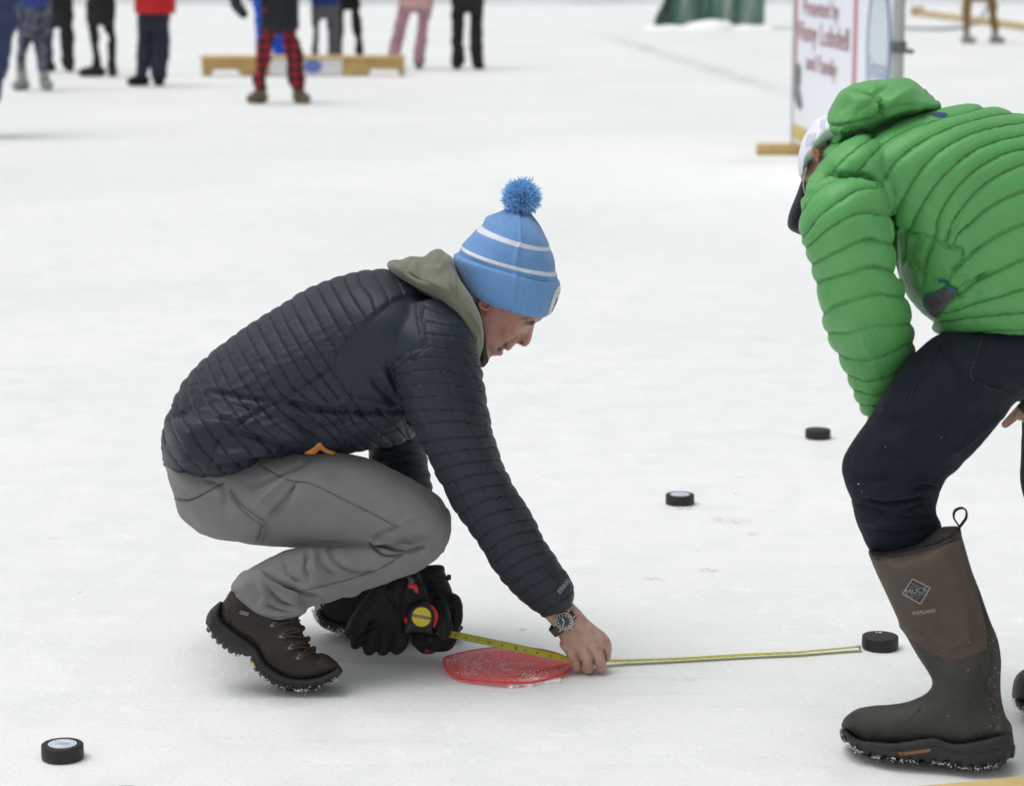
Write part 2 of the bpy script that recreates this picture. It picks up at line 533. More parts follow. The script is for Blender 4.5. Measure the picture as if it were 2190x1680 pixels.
M_GLOVE = mat('black_softshell', (0.010, 0.0105, 0.011), 0.72, 0.25, 50, 0.4, 500, 0.001, sheen=0.08, spec=0.35)
M_BOOT = mat('brown_leather', (0.026, 0.018, 0.0145), 0.62, 0.35, 18, 0.6, 260, 0.0012, spec=0.4)
M_SOLE = mat('dark_rubber', (0.030, 0.030, 0.031), 0.7, 0.2, 40, 0.5, 200, 0.001, spec=0.35)
M_LACE = mat('brown_lace', (0.05, 0.028, 0.012), 0.8, 0.2, 200, 0.3, 800)
M_METAL = mat('steel', (0.45, 0.45, 0.44), 0.32, 0.05, 50, 0, metal=1)
M_SNOW = mat('packed_snow', (0.93, 0.94, 0.95), 0.7, 0.04, 60, 0.6, 300, 0.002, spec=0.3, sss=0.0)
M_RUB = mat('puck_rubber', (0.012, 0.012, 0.013), 0.55, 0.2, 80, 0.5, 500, 0.0006, spec=0.5)
M_RUBT = mat('puck_rubber_lit_top', (0.11, 0.11, 0.118), 0.6, 0.2, 60, 0.5, 400, 0.0006, spec=0.5)  # lighter copy of the puck rubber, highlight on the top put into its colour
M_WHITE = mat('white_print', (0.74, 0.76, 0.80), 0.5, 0.03, 40, 0)
M_LBLUE = mat('light_blue_print', (0.45, 0.6, 0.68), 0.5, 0.05, 40, 0)
M_NAVYP = mat('navy_print', (0.05, 0.07, 0.13), 0.5, 0.05, 40, 0)
M_RED = mat('red_plastic', (0.55, 0.02, 0.02), 0.4, 0.05, 40, 0)
M_YEL = mat('yellow_label', (0.72, 0.56, 0.03), 0.45, 0.05, 40, 0)
M_BLK = mat('black_plastic', (0.012, 0.013, 0.013), 0.5, 0.1, 60, 0.2, 400)
M_TAPE = mat('yellow_tape', (0.50, 0.47, 0.045), 0.4, 0.06, 60, 0)
M_INK = mat('black_ink', (0.03, 0.03, 0.02), 0.6, 0.05, 60, 0)
M_REDINK = mat('red_ink', (0.45, 0.05, 0.03), 0.6, 0.05, 60, 0)
M_STRAP = mat('olive_strap', (0.085, 0.08, 0.04), 0.85, 0.15, 200, 0.5, 900)
M_DIAL = mat('watch_dial', (0.03, 0.032, 0.034), 0.3, 0.1, 60, 0, coat=0.5)
M_NEO = mat('brown_neoprene', (0.052, 0.041, 0.035), 0.85, 0.08, 25, 0.35, 900, 0.0008, sheen=0.1)
M_RBOOT = mat('olive_rubber', (0.036, 0.036, 0.033), 0.55, 0.3, 22, 0.3, 150, 0.001, spec=0.45)
M_BAND = mat('black_binding', (0.014, 0.014, 0.013), 0.8, 0.1, 60, 0.3, 500)
M_GUM = mat('gum_insert', (0.24, 0.10, 0.035), 0.6, 0.1, 60, 0.2, 400)
M_CAPW = mat('white_cap_cloth', (0.82, 0.83, 0.93), 0.8, 0.05, 40, 0.3, 900, 0.0006)
M_NAVY = mat('navy_brim_cloth', (0.006, 0.008, 0.014), 0.75, 0.1, 60, 0.4, 900, 0.0006)
M_ORANGE = mat('orange_lining', (0.36, 0.12, 0.012), 0.6, 0.1, 60, 0.3, 300)
M_GREYL = mat('grey_lining', (0.09, 0.085, 0.09), 0.7, 0.2, 60, 0.4, 300)
M_TEAL = mat('teal_piping', (0.01, 0.13, 0.21), 0.6, 0.1, 60, 0)
M_WOOD = mat('pine_board', (0.60, 0.43, 0.18), 0.75, 0.15, 8, 0.3, 90, 0.001)
M_WOODD = mat('weathered_board', (0.52, 0.36, 0.15), 0.8, 0.25, 8, 0.3, 90, 0.001)
M_EYE = mat('eye_white', (0.40, 0.38, 0.36), 0.25, 0.02, 60, 0)
M_IRIS = mat('iris', (0.10, 0.12, 0.12), 0.2, 0.05, 60, 0)
M_HAIR = mat('dark_hair', (0.03, 0.018, 0.012), 0.8, 0.3, 300, 0.6, 900, 0.001)
M_NOST = mat('thread_grey', (0.30, 0.31, 0.33), 0.7, 0.05, 60, 0)
M_BLUED = mat('blue_emblem', (0.03, 0.06, 0.17), 0.6, 0.05, 60, 0)

def knit_mat(name, rib):
    m = mat(name, (1, 1, 1), 0.9, 0.05, 50, 0, sheen=0.25, col_attr='tone')
    N = m.node_tree.nodes; L = m.node_tree.links; b = N['Principled BSDF']
    at = N.new('ShaderNodeAttribute'); at.attribute_name = 'ang'
    ml = N.new('ShaderNodeMath'); ml.operation = 'MULTIPLY'; ml.inputs[1].default_value = rib
    si = N.new('ShaderNodeMath'); si.operation = 'SINE'
    L.new(at.outputs['Fac'], ml.inputs[0]); L.new(ml.outputs[0], si.inputs[0])
    b1 = N.new('ShaderNodeBump'); b1.inputs['Distance'].default_value = 0.0006; b1.inputs['Strength'].default_value = 0.55
    L.new(si.outputs[0], b1.inputs['Height'])
    tc = N.new('ShaderNodeTexCoord'); n2 = N.new('ShaderNodeTexNoise'); n2.inputs['Scale'].default_value = 450
    L.new(tc.outputs['Object'], n2.inputs['Vector'])
    b2 = N.new('ShaderNodeBump'); b2.inputs['Distance'].default_value = 0.0015; b2.inputs['Strength'].default_value = 0.6
    L.new(n2.outputs['Fac'], b2.inputs['Height']); L.new(b1.outputs[0], b2.inputs['Normal']); L.new(b2.outputs[0], b.inputs['Normal'])
    return m
M_KNIT = knit_mat('blue_knit', 110)
M_RIB = knit_mat('blue_rib_knit', 90)
M_POM = mat('blue_yarn', (0.33, 0.62, 0.95), 0.9, 0.25, 120, 0, sheen=0.2)

def disc_mat():
    m = bpy.data.materials.new('translucent_red_plastic'); m.use_nodes = True
    N = m.node_tree.nodes; L = m.node_tree.links; b = N['Principled BSDF']
    b.inputs['Base Color'].default_value = (0.92, 0.36, 0.35, 1)
    b.inputs['Roughness'].default_value = 0.22
    b.inputs['Transmission Weight'].default_value = 0.0
    b.inputs['Alpha'].default_value = 1
    tr = N.new('ShaderNodeBsdfTransparent'); tr.inputs[0].default_value = (1.0, 0.70, 0.70, 1)
    tl = N.new('ShaderNodeBsdfTranslucent'); tl.inputs[0].default_value = (0.95, 0.34, 0.35, 1)
    m1 = N.new('ShaderNodeMixShader'); m1.inputs[0].default_value = 0.45
    m2 = N.new('ShaderNodeMixShader'); m2.inputs[0].default_value = 0.60
    L.new(b.outputs[0], m1.inputs[1]); L.new(tl.outputs[0], m1.inputs[2])
    L.new(m1.outputs[0], m2.inputs[1]); L.new(tr.outputs[0], m2.inputs[2])
    L.new(m2.outputs[0], N['Material Output'].inputs[0])
    return m
M_DISC = disc_mat()
M_DISCE = mat('red_plastic_edge', (0.80, 0.02, 0.02), 0.25, 0.03, 40, 0, sss=0.0)

# ------------------------------------------------------------------ the ice
def ice():
    m = bpy.data.materials.new('rink_ice'); m.use_nodes = True
    N = m.node_tree.nodes; L = m.node_tree.links; b = N['Principled BSDF']
    tc = N.new('ShaderNodeTexCoord')
    def noise(scale, detail=5, dist=0.0, vec=None):
        n = N.new('ShaderNodeTexNoise'); n.inputs['Scale'].default_value = scale; n.inputs['Detail'].default_value = detail; n.inputs['Distortion'].default_value = dist
        L.new(vec or tc.outputs['Object'], n.inputs['Vector']); return n.outputs['Fac']
    def mr(x, a, b_, c, d):
        n = N.new('ShaderNodeMapRange'); n.inputs['From Min'].default_value = a; n.inputs['From Max'].default_value = b_; n.inputs['To Min'].default_value = c; n.inputs['To Max'].default_value = d
        L.new(x, n.inputs['Value']); return n.outputs[0]
    def mul(x, y):
        n = N.new('ShaderNodeMath'); n.operation = 'MULTIPLY'; L.new(x, n.inputs[0]); L.new(y, n.inputs[1]); return n.outputs[0]
    def mixc(f, a, c2):
        n = N.new('ShaderNodeMix'); n.data_type = 'RGBA'
        L.new(f, n.inputs['Factor'])
        if isinstance(a, tuple): n.inputs['A'].default_value = (*a, 1)
        else: L.new(a, n.inputs['A'])
        n.inputs['B'].default_value = (*c2, 1)
        return n.outputs['Result']
    big = noise(0.45, 4, 0.5); mid = noise(5, 6, 0.4); fine = noise(70, 5)
    col = mixc(mr(big, 0.35, 0.68, 0, 1), (0.800, 0.828, 0.815), (0.875, 0.888, 0.882))
    col = mixc(mul(mr(mid, 0.50, 0.72, 0, 0.8), mr(fine, 0.4, 0.6, 0.4, 1)), col, (0.755, 0.785, 0.782))
    # patches of fresh frost and long faint skate scratches
    mpA = N.new('ShaderNodeMapping'); mpA.inputs['Rotation'].default_value = (0, 0, -0.35); mpA.inputs['Scale'].default_value = (1.3, 34, 1); L.new(tc.outputs['Object'], mpA.inputs[0])
    scrA = noise(1, 4, 0.6, mpA.outputs[0])
    mpB = N.new('ShaderNodeMapping'); mpB.inputs['Rotation'].default_value = (0, 0, 1.05); mpB.inputs['Scale'].default_value = (1.6, 40, 1); L.new(tc.outputs['Object'], mpB.inputs[0])
    scrB = noise(1, 4, 0.8, mpB.outputs[0])
    col = mixc(mul(mr(scrA, 0.60, 0.70, 0, 0.55), mr(noise(1.7, 3), 0.42, 0.62, 0, 1)), col, (0.72, 0.75, 0.755))
    col = mixc(mul(mr(scrB, 0.62, 0.72, 0, 0.5), mr(noise(2.3, 3), 0.45, 0.62, 0, 1)), col, (0.72, 0.75, 0.755))
    col = mixc(mul(mr(noise(16, 5, 0.8), 0.56, 0.70, 0, 0.8), mr(noise(1.1, 3), 0.4, 0.6, 0.2, 1)), col, (0.90, 0.91, 0.91))
    # sparse dirt specks
    sp1 = noise(26, 2, 0.0); sp2 = noise(3.1, 3)
    col = mixc(mul(mr(sp1, 0.70, 0.78, 0, 0.7), mr(sp2, 0.5, 0.62, 0, 1)), col, (0.50, 0.47, 0.46))
    # a few trodden pinkish stains lying on the ice
    for (u, v, rx, ry, k) in ((1560, 1113, 0.075, 0.05, 0.5), (1605, 1140, 0.03, 0.022, 0.75), (1515, 1218, 0.035, 0.03, 0.6), (1402, 1236, 0.035, 0.022, 0.7), (1940, 1306, 0.01, 0.012, 0.8),
                             (1475, 1075, 0.02, 0.02, 0.35), (1640, 345, 0.55, 0.35, 0.55), (1465, 1450, 0.04, 0.02, 0.35), (1350, 1415, 0.03, 0.02, 0.4), (120, 1150, 0.02, 0.02, 0.5)):
        g = G(u, v)
        mp = N.new('ShaderNodeMapping'); mp.vector_type = 'POINT'
        mp.inputs['Location'].default_value = (-g.x / rx, -g.y / ry, 0); mp.inputs['Scale'].default_value = (1 / rx, 1 / ry, 0)
        L.new(tc.outputs['Object'], mp.inputs[0])
        ln = N.new('ShaderNodeVectorMath'); ln.operation = 'LENGTH'; L.new(mp.outputs[0], ln.inputs[0])
        col = mixc(mul(mr(ln.outputs['Value'], 0.35, 1.0, k, 0), mr(noise(55, 4, 1.0), 0.42, 0.62, 0, 1)), col, (0.50, 0.42, 0.40))
    # scuffed track: darker wet line where the cleared ice ends
    a, c = G(1300, 78), G(1700, 205)
    dr = (c - a).normalized()
    mp = N.new('ShaderNodeVectorMath'); mp.operation = 'SUBTRACT'; mp.inputs[1].default_value = tuple(a)
    L.new(tc.outputs['Object'], mp.inputs[0])
    dt = N.new('ShaderNodeVectorMath'); dt.operation = 'DOT_PRODUCT'; dt.inputs[1].default_value = (-dr.y, dr.x, 0); L.new(mp.outputs[0], dt.inputs[0])
    ab = N.new('ShaderNodeMath'); ab.operation = 'ABSOLUTE'; L.new(dt.outputs['Value'], ab.inputs[0])
    dl = N.new('ShaderNodeVectorMath'); dl.operation = 'DOT_PRODUCT'; dl.inputs[1].default_value = tuple(dr); L.new(mp.outputs[0], dl.inputs[0])
    ln_ = (c - a).length
    f = mul(mr(ab.outputs[0], 0.05, 0.28, 0.8, 0), mul(mr(dl.outputs['Value'], -2, 3, 0, 1), mr(dl.outputs['Value'], ln_ - 3, ln_ + 2, 1, 0)))
    col = mixc(mul(f, mr(noise(1.2, 4), 0.35, 0.6, 0.2, 1)), col, (0.56, 0.58, 0.60))
    L.new(col, b.inputs['Base Color'])
    b.inputs['Roughness'].default_value = 0.55
    b.inputs['Specular IOR Level'].default_value = 0.25
    L.new(mr(noise(9, 4), 0.3, 0.7, 0.42, 0.75), b.inputs['Roughness'])
    b1 = N.new('ShaderNodeBump'); b1.inputs['Distance'].default_value = 0.02; b1.inputs['Strength'].default_value = 0.28; L.new(mid, b1.inputs['Height'])
    b2 = N.new('ShaderNodeBump'); b2.inputs['Distance'].default_value = 0.004; b2.inputs['Strength'].default_value = 0.55; L.new(fine, b2.inputs['Height']); L.new(b1.outputs[0], b2.inputs['Normal'])
    mp2 = N.new('ShaderNodeMapping'); mp2.inputs['Rotation'].default_value = (0, 0, 0.5); mp2.inputs['Scale'].default_value = (14, 150, 1); L.new(tc.outputs['Object'], mp2.inputs[0])
    sc_ = noise(1, 3, 0.3, mp2.outputs[0])
    b3 = N.new('ShaderNodeBump'); b3.inputs['Distance'].default_value = 0.003; b3.inputs['Strength'].default_value = 0.3; L.new(mr(sc_, 0.6, 0.8, 0, 1), b3.inputs['Height']); L.new(b2.outputs[0], b3.inputs['Normal'])
    L.new(b3.outputs[0], b.inputs['Normal'])
    return m
M_ICE = ice()
xs = np.concatenate([[-400, -60], np.linspace(-6, 6, 60), [60, 400]]); ys = np.concatenate([[-60, 0], np.linspace(2.5, 12, 60), [40, 120, 600]])
gx, gy = np.meshgrid(xs, ys)
gv = np.stack([gx.ravel(), gy.ravel(), np.zeros(gx.size)], 1)
gv[:, 2] = 0.0014 * vnoise(gv * np.array([1, 1, 0]), 2.2, 2) * smooth01((12 - np.hypot(gv[:, 0], gv[:, 1] - 5)) / 6) - 0.0014
gf = [(i * len(xs) + j, i * len(xs) + j + 1, (i + 1) * len(xs) + j + 1, (i + 1) * len(xs) + j) for i in range(len(ys) - 1) for j in range(len(xs) - 1)]
tag(build('ice', gv, gf, M_ICE), 'white scuffed rink ice dusted with snow', 'ice', kind='structure')

# ------------------------------------------------------------------ pucks
def puck_logo(root, M):
    V, F = xf(cyl(0.0255, 0.0005, 48), M @ Matrix.Translation((0, 0, 0.0254)))
    st = build('sticker', V, F, M_WHITE, root, False)
    th = np.linspace(0, 2 * np.pi, 48, endpoint=False)
    V = np.vstack([np.stack([r * np.cos(th), r * np.sin(th), np.full(48, 0.02618)], 1) for r in (0.0215, 0.0205)])
    build('ring', *xf((V, grid_faces(2, 48)), M), M_NAVYP, root)
    pr = []
    for (cx_, cy_, rx, ry) in ((-0.004, 0.008, 0.009, 0.005), (0.005, -0.008, 0.011, 0.005), (0.009, 0.003, 0.006, 0.004)):
        V = np.stack([cx_ + rx * np.cos(th) * (1 + 0.2 * np.sin(3 * th)), cy_ + ry * np.sin(th), np.full(48, 0.02610)], 1)
        pr.append((V, [tuple(range(48))]))
    build('emblem', *xf(merge(*pr), M), M_LBLUE, root)
    t = text_geo('Syracuse', 0.0092, shear=0.3)
    build('lettering', *xf(t, M @ Matrix.Translation((0, 0.000, 0.02630)) @ Matrix.Rotation(0.12, 4, 'Z')), M_NAVYP, root)
def puck(u, v, label, rot=0.0, logo=False, num=None, tilt=0.0):
    g = G(u, v)
    e = empty('hockey_puck', g, label, 'puck', 'hockey pucks lying on the ice')
    M = Matrix.Translation(g) @ Matrix.Rotation(tilt, 4, 'Y') @ Matrix.Rotation(rot, 4, 'Z')
    r = 0.0381
    prof = [(0, 0), (r - .0015, 0), (r, .0015)] + [(r + (0.0004 if i % 2 else -0.0003), .004 + i * .0017) for i in range(11)] + [(r, .0239), (r - .0012, .0252), (r - .003, .0254), (0, .0254)]
    build('body', *xf(cyl(r, .0254, 72, prof=prof), M), M_RUB, e)
    if logo:
        puck_logo(e, M)
    if num:
        t = text_geo(num, 0.015, bold=.0004)
        build('number', *xf(t, M @ Matrix.Translation((-0.001, 0.022, 0.0259)) @ Matrix.Rotation(R(-6), 4, 'Z')), M_WHITE, e)
    return e
puck(134, 1618, 'black puck with a round white printed sticker in the lower left of the ice', R(8), True, tilt=R(0.6))
puck(1882, 1383, 'black puck marked 19 touching the hook of the yellow tape', R(0), False, '19')
puck(1454, 1076, 'black puck with a pale round sticker and snow at its foot, alone on open ice', R(-6), True)
puck(1749, 935, 'plain black puck farthest away, left of the bent green jacket', 0.3)
_g = G(265, 1694, .0254)
e_ = puck(*proj([[_g.x, _g.y, 0]])[0], 'black puck mostly cut off by the bottom edge of the photo', 0.4)
# crumbs of snow against one puck
g = G(1462, 1088)
cs = [(g.x + RNG.uniform(-.02, .02), g.y + RNG.uniform(-.002, .006), RNG.uniform(0, .005)) for _ in range(22)]
tag(build('snow_crumbs', *lumps(cs, .001, .0035), M_SNOW), 'loose snow crumbs at the foot of the stickered puck', 'snow', kind='stuff')

# ------------------------------------------------------------------ red disc
def disc():
    c = G(1086, 1428)
    e = empty('flat_disc', c, 'flat round translucent red plastic marker lying on the ice, dusted with snow', 'marker disc')
    rad = 0.131; m = 120; n = 26
    def zoff(x, y):
        z = 0.004 + 0.006 * np.exp(-((x + .02) ** 2 + (y + .14) ** 2) / .004)
        z += 0.012 * np.exp(-((x + .13) ** 2 + (y - .0) ** 2) / .004)
        z += 0.010 * smooth01((x - 0.03) / .1) * smooth01((-y + 0.02) / .12) * 0.6
        return z
    rings_t, rings_b = [], []
    th = np.linspace(0, 2 * np.pi, m, endpoint=False)
    k = 1 - 0.05 * np.exp(-((th - R(245)) / .25) ** 2) + 0.02 * np.sin(2 * th + 0.5)
    for i in range(n + 1):
        r = rad * (0.002 + 0.998 * i / n) * k
        x, y = r * np.cos(th) * 1.0, r * np.sin(th) * 1.02
        rings_t.append(np.stack([x + c.x, y + c.y, zoff(x, y) + 0.003], 1))
        rings_b.append(np.stack([x + c.x, y + c.y, zoff(x, y)], 1))
    V = np.vstack(rings_t + rings_b[::-1])
    build('sheet', V, grid_faces(len(rings_t) * 2, m), M_DISC, e)
    # rolled bright edge
    E = np.vstack([rings_t[-1], rings_t[-1][:1]]) * 1.0
    E[:, 2] -= 0.0012
    r0 = np.array([c.x, c.y, 0])
    prof = []
    for (dx, dz) in ((0.0, 0.0016), (0.0009, 0.0012), (0.0011, -0.0010), (0.0004, -0.0018), (-0.0003, -0.0016), (-0.0004, 0.0012)):
        q = rings_t[-1].copy(); q[:, 2] += -0.0012 + dz
        d = q - r0; d[:, 2] = 0; d /= np.linalg.norm(d, axis=1)[:, None]
        prof.append(q + d * dx)
    Vr = np.stack(prof, 1).reshape(-1, 3)
    Fr = [(i * 6 + j, ((i + 1) % m) * 6 + j, ((i + 1) % m) * 6 + (j + 1) % 6, i * 6 + (j + 1) % 6) for i in range(m) for j in range(6)]
    build('rim', Vr, Fr, M_DISCE, e)
    # straight score lines across the sheet
    sl = []
    for (u1, v1, u2, v2, wd) in ((1110, 1445, 1215, 1417, .0012), (1070, 1452, 1212, 1424, .0008)):
        a, b = G(u1, v1, .009), G(u2, v2, .009)
        a.z = zoff(np.array([a.x - c.x]), np.array([a.y - c.y]))[0] + .0035; b.z = zoff(np.array([b.x - c.x]), np.array([b.y - c.y]))[0] + .0035
        pts = [a.lerp(b, t) for t in np.linspace(0, 1, 8)]
        for p_ in pts: p_.z = zoff(np.array([p_.x - c.x]), np.array([p_.y - c.y]))[0] + .0032
        sl.append(tube(pts, [wd] * 8, 16, 6))
    build('score_line', *merge(*sl), M_DISCE, e)
    cs = []
    for _ in range(5200):
        a = RNG.uniform(0, 2 * np.pi); r = rad * math.sqrt(RNG.uniform()) * .96
        x, y = r * math.cos(a), r * math.sin(a)
        dens = max(0, vnoise([[x * 28, y * 28, 3]])[0]) + 0.6 * math.exp(-((x + .05) ** 2 + (y - .02) ** 2) / .004) + 0.9 * math.exp(-((x - .06 - (y + .06) * .7) ** 2) / .0002) * (y < -.03)
        if x > .05 and y > -.02: dens *= .25
        if RNG.uniform() < dens * .55:
            cs.append((c.x + x, c.y + y, zoff(x, y) + .0035))
    build('snow_dusting', *lumps(cs, .0004, .0015, 1, .5), M_SNOW, e)['kind'] = 'stuff'
    sph = []
    for k_ in range(70):
        t = (k_ + .5) / 70; p_ = G(1086 + 112 * t, 1468 - 11 * t - 5 * math.sin(math.pi * t) + RNG.normal() * 2.2)
        sph.append(sphere((p_.x, p_.y, .001), RNG.uniform(.004, .0095) * (.35 + .75 * math.sin(math.pi * t)), 8, 10, (1.3, 1.0, .9)))
    rm = fuse(sph, .0013, 2); addnoise(rm, .0011, 330, 2)
    tag(mesh_obj('snow_ridge', rm, M_SNOW), 'small bank of loose snow piled against the front of the red disc', 'snow', kind='stuff')
disc()

# ------------------------------------------------------------------ crouching man
YOFF = -0.105
BX = P(760, 1300, 4.85); BX.z = 0
man = empty('person', BX, 'person crouching on the ice in charcoal quilted jacket, grey trousers and sky blue pompom hat', 'person')

def d5(L):   # notes taken on an enlarged view -> photo coordinates
    return [(a * .328 + 332.9, b * .328 + 508.1) for a, b in L]
YC = 4.87
torso1 = [(356, 984, 700, 975, YC, .165), (350, 950, 735, 968, YC, .185), (351, 915, 775, 962, YC, .195), (366, 868, 810, 956, YC, .20), (400, 808, 845, 948, YC, .205), (460, 752, 880, 932, YC, .21),
          (545, 690, 910, 900, YC, .215), (630, 634, 935, 870, YC, .22), (715, 596, 960, 835, YC, .225), (790, 579, 985, 800, YC, .20), (850, 584, 1005, 770, YC, .14), (900, 610, 1015, 745, YC, .10)]
armR = [(790, 655, 985, 640, 4.76, .06), (815, 720, 1008, 700, 4.72, .085), (838, 790, 1024, 775, 4.70, .092), (862, 855, 1036, 845, 4.69, .088), (888, 925, 1048, 912, 4.69, .084), (917, 984, 1066, 968, 4.70, .078),
        (950, 1048, 1094, 1030, 4.71, .07), (985, 1108, 1128, 1088, 4.73, .064), (1025, 1165, 1160, 1146, 4.75, .06), (1064, 1222, 1190, 1198, 4.77, .056), (1100, 1268, 1212, 1232, 4.78, .052), (1134, 1300, 1228, 1266, 4.79, .048), (1162, 1320, 1222, 1298, 4.795, .042)]
armL = [(760, 800, 920, 790, 5.02, .07), (775, 870, 900, 870, 5.04, .075), (785, 930, 900, 928, 5.04, .07), (795, 990, 910, 980, 5.04, .065), (815, 1050, 922, 1040, 5.02, .06), (845, 1110, 935, 1100, 4.99, .055), (878, 1185, 950, 1178, 4.95, .05)]
tail = [(366, 900), (356, 945), (354, 985), (366, 1014), (398, 1030), (425, 1038), (451, 1042), (490, 1040), (530, 1022), (562, 1003), (600, 984), (660, 966), (700, 940), (640, 880), (480, 850)]
jk = fuse([loft(torso1, 80, 48, capk=.3), inflate(tail, YC - .01, .207, 52, 6), loft(armR, 80, 36), loft(armL, 50, 28)], .0044, 5)
V = getv(jk); N_ = getn(jk); uv = proj(V)
sR = proj(loft(armR, 60, 24)[0])
# which part: sleeve if close to arm axis
def near_loft(V, st, n=60):
    S = catmull(st, n); c = PP((S[:, :2] + S[:, 2:4]) / 2, S[:, 4]); a = np.linalg.norm(PP(S[:, :2], S[:, 4]) - PP(S[:, 2:4], S[:, 4]), axis=1) / 2
    out = np.full(len(V), 1e9)
    for ci, ai, ti in zip(c, a, S[:, 5]):
        out = np.minimum(out, np.linalg.norm((V - ci) / np.array([ai, ti, ai]), axis=1))
    return out
dT, dA, dL = near_loft(V, torso1), near_loft(V, armR), near_loft(V, armL)
seamsT = [(1, [(1410, 215), (1440, 290), (1490, 350)]), (2, [(1310, 222), (1340, 320), (1400, 390), (1430, 480)]), (3, [(1225, 245), (1260, 340), (1310, 430), (1370, 520)]),
          (4, [(1130, 275), (1190, 390), (1240, 480), (1310, 600)]), (5, [(1050, 310), (1100, 410), (1160, 520), (1240, 650), (1500, 1000), (1600, 1130)]), (6, [(970, 350), (1020, 460), (1090, 590), (1190, 750)]),
          (7, [(885, 405), (930, 510), (1000, 640), (1130, 830), (1250, 1000), (1330, 1130)]), (8, [(810, 440), (860, 560), (930, 690), (1060, 880)]), (9, [(740, 490), (790, 600), (870, 750), (990, 930), (1110, 1060), (1250, 1250)]),
          (10, [(665, 540), (700, 640), (790, 800), (900, 980)]), (11, [(600, 590), (640, 700), (710, 830), (830, 1030), (950, 1120), (1160, 1300)]), (12, [(530, 640), (560, 750), (640, 880), (740, 1040)]),
          (13, [(460, 690), (490, 800), (560, 920), (640, 1040), (760, 1190), (900, 1300)]), (14, [(400, 740), (430, 850), (480, 960)]), (15, [(345, 780), (370, 890), (430, 1010), (560, 1200), (700, 1340)]),
          (16, [(275, 850), (300, 960), (340, 1060)]), (17, [(210, 920), (230, 1020), (280, 1150), (400, 1320), (520, 1450)]), (18, [(150, 1000), (165, 1100), (230, 1250)]), (19, [(100, 1110), (120, 1250), (200, 1400)]), (20, [(60, 1250), (90, 1380), (180, 1500)])]
fT = RBF([(k, d5(L)) for k, L in seamsT])
seamsA = [(0, d5([(1715, 450), (1850, 490)])), (1, d5([(1725, 540), (1900, 580)])), (2, d5([(1745, 625), (1950, 650)])), (3, d5([(1755, 715), (1990, 740)])), (4, d5([(1640, 800), (1850, 780), (2060, 830)])),
          (5, d5([(1620, 880), (1850, 865), (2090, 915)])), (6, d5([(1630, 960), (1900, 950), (2110, 1000)])), (7, d5([(1640, 1040), (1950, 1040), (2130, 1090)])), (8, d5([(1660, 1130), (1960, 1120), (2150, 1160)])), (9, d5([(1690, 1220), (1950, 1190), (2165, 1230)]))]
for i in range(8):
    t = i / 7.0
    seamsA.append((10 + i, [(895 * (1 - t) + 1012 * t, 945 * (1 - t) + 1160 * t), (975 * (1 - t) + 1075 * t, 935 * (1 - t) + 1120 * t), (1052 * (1 - t) + 1150 * t, 930 * (1 - t) + 1108 * t)]))
for i in range(1, 8):
    t = i / 7.0
    seamsA.append((17 + i, [(1012 * (1 - t) + 1150 * t, 1160 * (1 - t) + 1316 * t), (1075 * (1 - t) + 1190 * t, 1120 * (1 - t) + 1290 * t), (1150 * (1 - t) + 1226 * t, 1108 * (1 - t) + 1262 * t)]))
fA = RBF(seamsA)
panel = d5([(1640, 380), (1710, 400), (1720, 500), (1755, 715), (1620, 745), (1520, 830), (1560, 960), (1610, 1110), (1400, 1090), (1250, 1000), (1150, 850), (1200, 740), (1300, 620), (1400, 530), (1530, 430)])
sel = dA < dT
arm_left = np.interp(uv[:, 1], [600, 640, 745, 765, 790, 870, 935], [893, 902, 911, 880, 838, 852, 872])
upper = uv[:, 1] < 935
sel = np.where(upper & (V[:, 1] < YC + YOFF), (uv[:, 0] > arm_left) & (dA < 1.35), sel)
selL = dL < np.minimum(dA, dT)
phase = np.where(sel, fA(uv), fT(uv))
phase[selL] = uv[selL][:, 1] / 24.0 - uv[selL][:, 0] / 120.0
near_ = V[:, 1] < YC + YOFF + .02
pd = np.where(inside(uv, panel), dist_poly(uv, panel, True), -dist_poly(uv, panel, True))
mask = np.where(near_ & ~selL, 1 - smooth01((pd + 6) / 8), 1.0)
edge = np.where(upper & (V[:, 1] < YC + YOFF), np.abs(uv[:, 0] - arm_left) / 180, np.abs(dA - dT))
f = phase - np.floor(phase)
puff = np.sqrt(np.clip(1 - (2 * f - 1) ** 2, 0, 1))
amp = np.where(sel, .0026, .0040); amp[selL] = .003
along = uv @ np.array([.35, .94]); along2 = uv @ np.array([.85, -.5])
wr = vnoise(np.stack([np.where(sel, along2, along) / 7.0, phase * 1.2, sel * 9.0], 1), 1, 2) * (.35 + .65 * np.abs(2 * f - 1))
wmask = smooth01((uv[:, 1] - 600) / 250)
big = vnoise(V, 9, 2)
D = mask * (amp * puff + .0020 * wr * (.35 + wmask)) + .0045 * big * (mask * .6 + .2)
D -= np.where(mask > .3, .003 * np.exp(-(edge / .03) ** 2), 0)
setv(jk, V + N_ * D[:, None])
attr(jk, 'phase', phase); attr(jk, 'qmask', mask * smooth01(edge / .02)); attr(jk, 'along', np.where(sel, along2, along) / 9.0)
